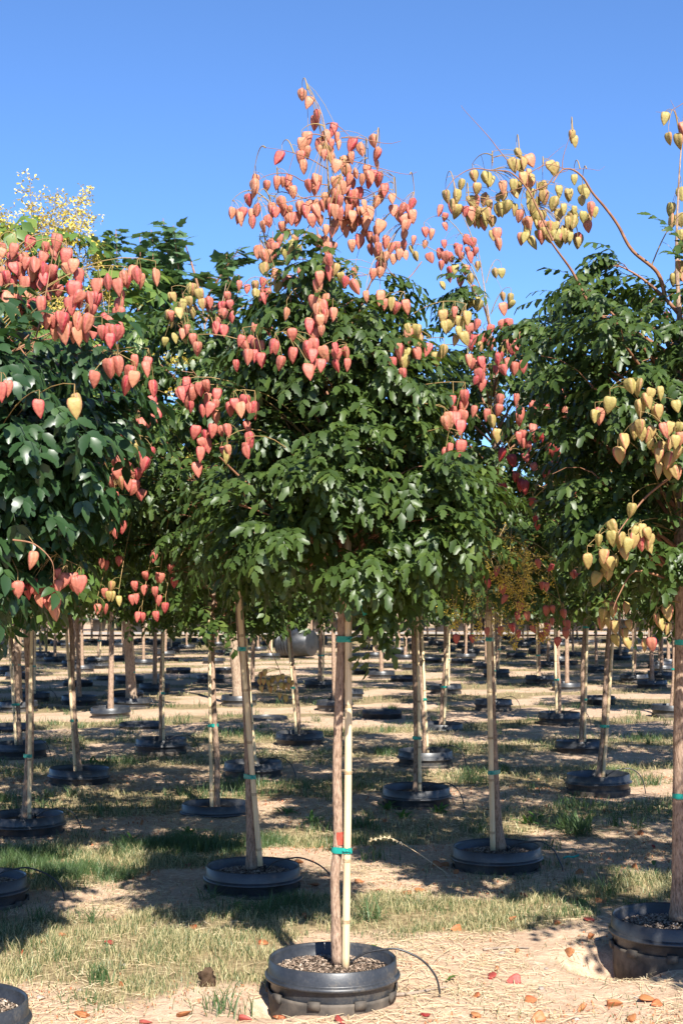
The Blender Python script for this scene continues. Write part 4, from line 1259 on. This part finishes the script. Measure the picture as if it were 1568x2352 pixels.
# red pods hanging low at the left (from the pod-bearing tree behind)
for lo_, hi_ in ((0, 60),):
    left = sorted(LOWLEFT, key=lambda q: q[0])
    for k in range(0, len(left), 5):
        cl = left[k:k + 5]
        cx = sum(q[0] for q in cl) / len(cl)
        hang(ROOT['T2'], [(q[0], q[1]) for q in cl], NEAR['T2']['p'].y - .5, .054, ''.join(q[2] for q in cl), (cx + 40, min(q[1] for q in cl) - 90))

# ---------------------------------------------------------------- far rows beyond the measured pots, and the stock beyond the gravel road
rng = random.Random(606)
taken = [(p.x, p.y) for p in MIDP + EMPP]
cnt = 0
for r in range(0, 14):
    v = 19.0 + r * 2.35
    for c in range(-9, 10):
        x = c * 1.45 + (r % 2) * .7 + rng.uniform(-.1, .1)
        y = v + .42 * x + rng.uniform(-.1, .1)
        if abs(x) > .25 * y + 1.2 or y < 17 or y > 50: continue
        if any(math.hypot(x - a, y - b_) < 1.0 for a, b_ in taken): continue
        if rng.random() < .24: continue
        if -1.6 < x - (702 - 784) / F * y < 1.0 and 24 < y < 38: continue
        taken.append((x, y))
        p = Vector((x, y, 0))
        tilt_tree(PR[rng.choice('FFHHHG')], p, rng.uniform(.85, 1.1), rng.uniform(-.05, .05), rng, wide=1.35, label='leafy staked tree in the crowded far rows before the gravel road', group='goldenrain trees of the far rows')
        put_pot(POT_LO, p, 'black pot in the crowded far rows before the gravel road', 'pots of the far rows')
        cnt += 1
POTS += taken
# potted stock standing on the ground beyond the road
stock_pot = empty('standing_pot')
mb = MB(); mb.lathe([(.20, 0), (.27, .40), (.285, .40), (.29, .44), (.275, .44), (.262, .40), (.25, .37), (.0, .37)], 24)
part('body', mb.mesh('body', True), M_POT, stock_pot)
for k in range(46):
    x = -19 + k * .86 + rng.uniform(-.15, .15); y = 60.5 + (k % 3) * 1.3 + .02 * x
    o = copy_tree(stock_pot); o.location = (x, y, -.01)
    o.scale = (1.35, 1.35, 1.25)
    tag(o, 'large black pot standing on the ground beyond the gravel road', 'pot', 'standing pots beyond the gravel road')
    t = copy_tree(PR[rng.choice('FH')]); s = rng.uniform(1.15, 1.6)
    t.location = (x, y, .42); t.scale = (s * .9, s * .9, s * .95); t.rotation_euler = (0, 0, rng.uniform(0, 6.28))
    tag(t, 'bushy tree in a standing pot beyond the gravel road', 'tree', 'potted trees beyond the gravel road')
# a far hedge-like wood closing the field
rng = random.Random(44)
seats = []
for k in range(9000):
    x = rng.uniform(-60, 60); y = rng.uniform(78, 86); z = 7.5 * rng.random() ** 1.1 * (.75 + .25 * math.sin(x * .35) * math.cos(x * .13))
    seats.append((Vector((x, y, z)), Vector((rng.gauss(0, 1), rng.gauss(0, 1), rng.uniform(-.6, .4))).normalized(), rng.uniform(3.0, 6.0)))
wd_ = obj('far_wood', bundle(seats, LF_LO, rng).mesh('far_wood'), M_LEAF)
wd_['kind'] = 'stuff'; tag(wd_, 'dark green wood closing the far end of the nursery field', 'wood')

# ---------------------------------------------------------------- tipped black barrel among the far rows
bp = G(678, 1512)
br = empty('tipped_barrel', bp + Vector((0, 0, .33)))
prof = [(.0, -.48), (.30, -.48), (.315, -.47), (.33, -.2), (.338, -.19), (.345, .0), (.338, .01), (.36, .30), (.375, .31), (.378, .36), (.362, .36), (.35, .30), (.30, -.40), (0, -.42)]
mb = MB(); mb.lathe(prof, 40)
part('body', mb.mesh('body', True), M_POT, br)
for zq in (.05, .14, .22):
    mb = MB(); mb.lathe([(.342, zq), (.362, zq + .008), (.366, zq + .02), (.362, zq + .032), (.346, zq + .04)], 40)
    part('rib', mb.mesh('rib', True), M_POT, br)
br.rotation_euler = (math.radians(90), 0, math.radians(-121))
br.location = (bp.x, bp.y, .37)
tag(br, 'big black plant container lying on its side among the far rows', 'container')

# ---------------------------------------------------------------- teal ribbon hanging from the main crown, scraps on the ground
Ym = NEAR['M']['p'].y
def ribbon(name, pts, wdt, label):
    V = []; n = len(pts)
    for i, q in enumerate(pts):
        t = (pts[min(i + 1, n - 1)] - pts[max(i - 1, 0)]).normalized()
        s_ = t.cross(Vector((.25, -1, .1 * math.sin(i * 1.3)))).normalized()
        nrm = s_.cross(t).normalized() * .0006
        V += [q - s_ * wdt * .5 - nrm, q + s_ * wdt * .5 - nrm, q + s_ * wdt * .5 + nrm, q - s_ * wdt * .5 + nrm]
    qd = []
    for i in range(n - 1):
        for k in range(4): qd.append((i * 4 + k, i * 4 + (k + 1) % 4, (i + 1) * 4 + (k + 1) % 4, (i + 1) * 4 + k))
    qd += [(3, 2, 1, 0), tuple((n - 1) * 4 + k for k in range(4))]
    mb = MB(); mb.add([tuple(v) for v in V], qd)
    return tag(obj(name, mb.mesh(name, True), M_TAPE), label, 'ribbon')
rb_ = [P(806, 1310, Ym - .03), P(812, 1325, Ym - .09), P(820, 1345, Ym - .12), P(827, 1370, Ym - .12), P(834, 1395, Ym - .115), P(840, 1412, Ym - .11)]
ribbon('hanging_ribbon', rb_, .021, 'teal plastic ribbon hanging from the fork beside the pale bamboo stake')
gp = G(1310, 1972, .012)
ribbon('ribbon_scrap', [gp + Vector((-.045, -.01, .004)), gp + Vector((-.02, .0, .012)), gp + Vector((.015, .012, .006)), gp + Vector((.05, .02, .016))], .012, 'twisted teal tape scrap lying on dirt right of the yellow-sprayed tree')

# ---------------------------------------------------------------- ground cover: turf, straw, litter
rng_np = np.random.RandomState(5)
PT = np.array(POTS)
def not_in_pots(x, y, r=.262):
    ok = np.ones(len(x), bool)
    for a, b_ in PT:
        if b_ > 30: continue
        ok &= (x - a) ** 2 + (y - b_) ** 2 > r * r
    return ok
def scatter(n, y0, y1, side=.265, pad=.35):
    """points over the wedge of ground in view, a little wider"""
    u = rng_np.rand(n)
    y = np.sqrt(y0 ** 2 + u * (y1 ** 2 - y0 ** 2))
    x = (rng_np.rand(n) * 2 - 1) * (side * y + pad)
    return x, y
def blades(name, x, y, h, wd, lean, mat, label, cat='grass'):
    n = len(x)
    z = gz(x, y)
    az = rng_np.rand(n) * 2 * np.pi
    la = rng_np.rand(n) * 2 * np.pi
    lv = lean * (.35 + rng_np.rand(n))
    sx, sy = np.cos(az) * wd * .5, np.sin(az) * wd * .5
    lx, ly = np.cos(la) * lv * h, np.sin(la) * lv * h
    V = np.zeros((n, 5, 3), np.float32)
    V[:, 0] = np.stack([x - sx, y - sy, z - .006], 1); V[:, 1] = np.stack([x + sx, y + sy, z - .006], 1)
    V[:, 2] = np.stack([x + sx * .8 + lx * .38, y + sy * .8 + ly * .38, z + h * .58], 1)
    V[:, 3] = np.stack([x - sx * .8 + lx * .38, y - sy * .8 + ly * .38, z + h * .58], 1)
    V[:, 4] = np.stack([x + lx, y + ly, z + h * np.sqrt(np.clip(1 - (lv * .6) ** 2, .15, 1))], 1)
    k = np.arange(n)[:, None] * 5
    me = mk_mesh(name, V.reshape(-1, 3), [k + np.array([[0, 1, 2, 3]]), k + np.array([[3, 2, 4]])])
    o = obj(name, me, mat); o['kind'] = 'stuff'
    return tag(o, label, cat)

def grass_pts(n, y0, y1, bias):
    x, y = scatter(n, y0, y1)
    t = turf(x, y); gr = greenness(x, y)
    return x, y, t, gr
parts_d = []; parts_g = []
for (n, y0, y1, hs, ws) in ((330000, 4.0, 9.0, 1.0, 1.0), (120000, 9.0, 17, 1.1, 1.6), (60000, 17, 52, 1.3, 3.2)):
    x, y, t, gr = grass_pts(n, y0, y1, 0)
    u = rng_np.rand(n)
    keep = (u < np.clip(t * 1.1 + .03, 0, 1) * (.12 + .88 * sm(.36, .56, fbm(x * 5.3 + 2, y * 5.3 + 6, 3)))) & not_in_pots(x, y)
    x, y, t, gr = x[keep], y[keep], t[keep], gr[keep]
    isg = rng_np.rand(len(x)) < (.34 + .6 * gr)
    hh = (.014 + .034 * rng_np.rand(len(x)) ** 1.5) * hs * (.45 + 1.2 * fbm(x * 3.1 + 8, y * 3.1)) * (.6 + .6 * t) * (1 + .8 * gr * isg)
    ww = (.0017 + .0019 * rng_np.rand(len(x))) * ws
    parts_d.append((x[~isg], y[~isg], hh[~isg], ww[~isg])); parts_g.append((x[isg], y[isg], hh[isg], ww[isg]))
cat_ = lambda L: [np.concatenate([q[i] for q in L]) for i in range(4)]
d_ = cat_(parts_d); g_ = cat_(parts_g)
blades('dry_grass', *d_, .75, M_DRY, 'tan dried-out grass between the pot rows')
# extra green tufts
tx, ty = scatter(700, 5.2, 20)
tt = turf(tx, ty); k = (rng_np.rand(700) < .12 + .5 * tt * greenness(tx, ty)) & not_in_pots(tx, ty, .3)
tx, ty = tx[k], ty[k]
ex = []
for a, b_ in zip(tx, ty):
    m = rng_np.randint(25, 70); r = .02 + .06 * rng_np.rand()
    ex.append((a + rng_np.randn(m) * r, b_ + rng_np.randn(m) * r, .05 + .06 * rng_np.rand(m), .003 + .003 * rng_np.rand(m)))
e_ = cat_(ex)
g2 = [np.concatenate([g_[i], e_[i]]) for i in range(4)]
blades('green_grass', *g2, .6, M_GREEN, 'green living grass in patches and tufts between the pot rows')

def straw(name, n, y0, y1, label, mat, ln, wdt, dens, lift=.006):
    x, y = scatter(n, y0, y1)
    keep = (rng_np.rand(n) < dens(x, y)) & not_in_pots(x, y, .27)
    x, y = x[keep], y[keep]; n = len(x)
    z = gz(x, y) + .002 + lift * rng_np.rand(n)
    az = rng_np.rand(n) * 6.283 ; L = ln * (.4 + rng_np.rand(n)) ; w_ = wdt * (.6 + .8 * rng_np.rand(n))
    far = np.clip(y / 7, 1, 4); w_ = w_ * far
    dx, dy = np.cos(az) * L * .5, np.sin(az) * L * .5
    sx, sy = -np.sin(az) * w_ * .5, np.cos(az) * w_ * .5
    bz = rng_np.randn(n) * .004; cv = rng_np.randn(n) * .12
    mx, my = -np.sin(az) * L * cv, np.cos(az) * L * cv
    V = np.zeros((n, 6, 3), np.float32)
    V[:, 0] = np.stack([x - dx - sx, y - dy - sy, z], 1); V[:, 1] = np.stack([x - dx + sx, y - dy + sy, z], 1)
    V[:, 2] = np.stack([x + mx + sx, y + my + sy, z + np.abs(bz)], 1); V[:, 3] = np.stack([x + mx - sx, y + my - sy, z + np.abs(bz) + .001], 1)
    V[:, 4] = np.stack([x + dx + sx, y + dy + sy, z + bz], 1); V[:, 5] = np.stack([x + dx - sx, y + dy - sy, z + bz], 1)
    k = np.arange(n)[:, None] * 6
    me = mk_mesh(name, V.reshape(-1, 3), [np.concatenate([k + np.array([[0, 3, 2, 1]]), k + np.array([[3, 5, 4, 2]])])])
    o = obj(name, me, mat); o['kind'] = 'stuff'
    return tag(o, label, 'straw')
straw('straw_litter', 130000, 3.9, 16, 'pale straw and cut stems strewn over the bare dirt', M_STRAW, .075, .0022, lambda x, y: np.clip(1.05 - turf(x, y) * .75, .05, 1) * (.15 + 1.1 * sm(.42, .62, fbm(x * 2.1 + 9, y * 2.1 + 3))))
straw('long_straw', 6000, 3.9, 7.5, 'long pale grass stems lying flat on the bare dirt', M_STRAW, .19, .0026, lambda x, y: np.clip(1 - turf(x, y) * 1.3, 0, 1) * sm(.40, .66, fbm(x * 1.2 + 19, y * 1.2 + 4)), .012)
straw('leaf_litter', 40000, 3.9, 12, 'tiny red and rust leaf flakes sprinkled over the bare dirt', M_FLAKE, .008, .0055, lambda x, y: np.clip(.9 - turf(x, y), .03, 1) * (.1 + .9 * sm(.45, .65, fbm(x * 1.6 + 33, y * 1.6 + 8))))

# ---------------------------------------------------------------- fallen pods, weeds, clod, stick, pebbles, feather-grass stems
rng = random.Random(1234)
FALL = [(1122, 2245), (1140, 2232), (1545, 2120), (1360, 2160), (1400, 2205), (1310, 2190), (1490, 2300), (1510, 2310), (1415, 2305), (1220, 2300), (975, 2338), (1090, 2330), (1230, 2345), (870, 2248), (335, 2350), (420, 2330),
        (1000, 1985), (1010, 1990), (1025, 1988), (960, 2050), (1040, 2010), (1060, 1995), (1130, 1995), (1320, 2065), (1210, 2062), (1380, 2075), (1330, 2010), (830, 2030), (865, 2048), (720, 2035), (690, 1985), (590, 1930),
        (430, 1990), (340, 2015), (150, 2155), (100, 2165), (48, 2190), (250, 2170), (610, 2165), (700, 2110), (440, 2130), (930, 2055), (1450, 2000), (1505, 1945), (1470, 1915), (1390, 1870), (1260, 1855), (1110, 1860), (980, 1900), (880, 1890),
        (770, 1860), (330, 1890), (240, 1905), (285, 2265), (190, 2330), (640, 2330), (780, 2345), (560, 2345), (1345, 2120), (1440, 2130), (1280, 2130), (1175, 2120), (1050, 2140), (1190, 2190), (1095, 2290), (1330, 2320), (1180, 2255), (1450, 2345)]
for i, (px, py) in enumerate(FALL):
    q = G(px + rng.uniform(-6, 6), py)
    if any(math.hypot(q.x - a, q.y - b_) < .27 for a, b_ in POTS): continue
    h = rng.uniform(.042, .062); rz = rng.uniform(0, 6.28)
    col = rng.choice('ffffffd')
    o = bpy.data.objects.new('fallen_seed_pod', rng.choice(PODM[col])); COL.objects.link(o)
    z0 = float(gz(q.x, q.y))
    o.matrix_world = Matrix.Translation((q.x, q.y, z0 + h * .16)) @ Matrix.Rotation(rz, 4, 'Z') @ Matrix.Rotation(math.radians(90) + rng.gauss(0, .15), 4, 'X') @ Matrix.Rotation(rng.uniform(0, 6.28), 4, 'Z') @ Matrix.Translation((0, 0, h * .5)) @ Matrix.Diagonal((h * 1.1, h * .55, h, 1))
    tag(o, 'shrivelled orange or red seed pod fallen on the ground', 'seed pod', 'fallen seed pods')
GL = [(1285, 2048), (845, 2180), (1325, 2082), (1050, 2250), (560, 2085), (1500, 1985)]
for (px, py) in GL:
    q = G(px, py); V_, T_ = leaflet(6, .15, .055, .03, .3, .25)
    me = mk_mesh('fallen_leaf', V_, [T_]); me.materials.append(M_PALELEAF)
    o = bpy.data.objects.new('fallen_leaf', me); COL.objects.link(o)
    o.location = (q.x, q.y, float(gz(q.x, q.y)) + .022); o.rotation_euler = (rng.gauss(0, .2), rng.gauss(0, .2), rng.uniform(0, 6.28))
    tag(o, 'small yellow green leaflet fallen on the dirt or dry grass', 'leaf', 'fallen leaflets')

def weed(px, py, n, size, label, up=.6, narrow=False):
    q = G(px, py); root = empty('weed', (q.x, q.y, float(gz(q.x, q.y))))
    for k in range(n):
        an = k * 2.4 + rng.uniform(-.3, .3); L = size * rng.uniform(.6, 1.1)
        V_, T_ = leaflet(7, 0 if narrow else .3, L, L * (.03 if narrow else .24), .3, rng.uniform(.2, .7))
        me = mk_mesh('leaf', V_, [T_]); me.materials.append(M_GREEN if narrow else M_WEED)
        el = rng.uniform(.25, up + .5)
        place('leaf', me, root, Matrix.Translation((rng.gauss(0, size * .18), rng.gauss(0, size * .18), 0)) @ Matrix.Rotation(an, 4, 'Z') @ Matrix.Rotation(-el, 4, 'Y'))
    return root
WEEDS = [(890, 1862, 'leafy green weed clump behind the pale bamboo stake'), (930, 1880, 'leafy green weed clump behind the pale bamboo stake'), (720, 1890, 'leafy green weed clump behind the pale bamboo stake'), (660, 1870, 'leafy green weed clump behind the pale bamboo stake'),
         (300, 1935, 'bright rosette weed alone in the dry patch'), (430, 1915, 'dark rosette weed at the shade edge'), (235, 1758, 'light green weeds beside the leaning thin tree pot'), (215, 1752, 'light green weeds beside the leaning thin tree pot'),
         (1010, 1870, 'leafy green weed clump in the shade band'), (60, 1790, 'low weeds by the flowering tree stake'), (1215, 1890, 'leafy green weeds behind the yellow-sprayed tree pot'), (1240, 1880, 'leafy green weeds behind the yellow-sprayed tree pot')]
for (px, py, lb) in WEEDS:
    tag(weed(px, py, 16, .11, lb), lb, 'weed', 'green weeds')
for (px, py, n, s, lb) in ((1330, 1915, 130, .24, 'big dark green grass clump behind the yellow-sprayed tree pot'), (1295, 1905, 90, .2, 'big dark green grass clump behind the yellow-sprayed tree pot'), (855, 2110, 90, .13, 'fresh green grass tuft right behind the salmon tree pot'),
                          (620, 2010 + 90, 24, .12, 'fresh green grass tuft on the trunk shadow'), (1400, 2060, 80, .13, 'pale green grass tuft left of the tall-standing pot'), (90, 2120, 70, .12, 'bluish grass tuft by the dusty pot tube'), (210, 2120, 60, .11, 'bluish grass tuft by the dusty pot tube'),
                          (480, 2070, 60, .12, 'grass tuft before the deeply shaded pot'), (1460, 1905, 60, .14, 'grass clump near the thin stake of the thick trunk')):
    o = weed(px, py, n, s, lb, 1.0, True); o.name = 'grass_clump'; tag(o, lb, 'grass', 'grass clumps')

q = G(475, 2264)
mb = MB(); V_ = []
for i in range(9):
    for k in range(14):
        th = math.pi * i / 8; an = 2 * math.pi * k / 14
        r = .030 * (1 + .35 * math.sin(3 * an + i * 1.7) * math.sin(th) + rng.uniform(-.15, .15))
        V_.append((r * math.sin(th) * math.cos(an), r * math.sin(th) * math.sin(an), .036 + r * 1.35 * math.cos(th)))
mb.add(V_, [(i * 14 + k, i * 14 + (k + 1) % 14, (i + 1) * 14 + (k + 1) % 14, (i + 1) * 14 + k) for i in range(8) for k in range(14)])
o = tag(obj('soil_clod', mb.mesh('soil_clod'), M_CLOD), 'dark crumbly clod standing on the bare dirt left of the salmon tree pot', 'clod')
o.location = (q.x, q.y, float(gz(q.x, q.y)) - .012)
def stick(pts, r, label, name='dead_stick', mat=M_WOOD):
    W = [G(*t) for t in pts]; W = [Vector((t.x, t.y, float(gz(t.x, t.y)) + r * 1.1)) for t in W]
    W, _ = resample(W, [1] * len(W), 12)
    mb = MB(); mb.tube(W, [r * (1 - .5 * i / 12) for i in range(13)], 6)
    return tag(obj(name, mb.mesh(name, True), mat), label, 'stick' if name == 'dead_stick' else 'straw')
stick([(895, 2287), (950, 2280), (1000, 2268), (1030, 2264)], .008, 'grey dead stick lying right of the salmon tree pot')
stick([(1110, 2190), (1160, 2184), (1215, 2183)], .006, 'short pale stick lying on the dirt before the tall-standing pot')
stick([(1210, 2128), (1260, 2122), (1330, 2118)], .003, 'thin cream straw left of the tall-standing pot', 'straw_stem', M_STRAW)
stick([(560, 2225), (610, 2262), (640, 2290)], .0028, 'long cream straw stem before the salmon tree pot', 'straw_stem', M_STRAW)
for i in range(14):
    px, py = rng.uniform(60, 1540), rng.uniform(2150, 2350)
    q = G(px, py)
    if any(math.hypot(q.x - a, q.y - b_) < .29 for a, b_ in POTS): continue
    r = rng.uniform(.006, .016); mb = MB(); V_ = []
    for a in range(6):
        for k in range(8):
            th = math.pi * a / 5; an = k * math.pi / 4; rr = r * (1 + rng.uniform(-.2, .2))
            V_.append((rr * 1.3 * math.sin(th) * math.cos(an), rr * math.sin(th) * math.sin(an), rr * .6 * math.cos(th)))
    mb.add(V_, [(a * 8 + k, a * 8 + (k + 1) % 8, (a + 1) * 8 + (k + 1) % 8, (a + 1) * 8 + k) for a in range(5) for k in range(8)])
    o = obj('pebble', mb.mesh('pebble', True), M_STONE); o.location = (q.x, q.y, float(gz(q.x, q.y)) + r * .25); o.rotation_euler = (0, 0, rng.uniform(0, 6.28))
    tag(o, 'small dusty pebble on the bare dirt', 'pebble', 'pebbles on the bare dirt')
# nodding dry seed head
gp = G(1010, 2010)
st = [Vector((gp.x + .05, gp.y, .0)), P(960, 1960, gp.y), P(905, 1928, gp.y), P(878, 1924, gp.y), P(845, 1932, gp.y)]
st, _ = resample(st, [1] * 5, 20)
mb = MB(); mb.tube(st, [.0022 - .001 * i / 20 for i in range(21)], 4)
root = empty('grass_seed_head', st[0]); 
me = mb.mesh('stem', True)
for v in me.vertices: v.co -= st[0]
part('stem', me, M_STRAW, root)
mb = MB()
for i in range(60):
    t = st[12 + int(8 * i / 60)] - st[0]
    d = Vector((rng.gauss(-.6, .3), rng.gauss(0, .5), rng.gauss(0, .5))).normalized() * .016
    mb.tube([t, t + d * .5, t + d], [.001, .0026, .0004], 4)
part('seeds', mb.mesh('seeds', True), M_STRAW, root)
tag(root, 'nodding dry grass seed head right of the pale bamboo stake', 'grass stem')

# the prototypes themselves are not part of the place
def kill(o):
    for c in list(kids(o)): kill(c)
    bpy.data.objects.remove(o, do_unlink=True)
for o in list(PR.values()) + [POT_HI, POT_LO, SOCK, stock_pot]: kill(o)
print('objects', len(bpy.data.objects))
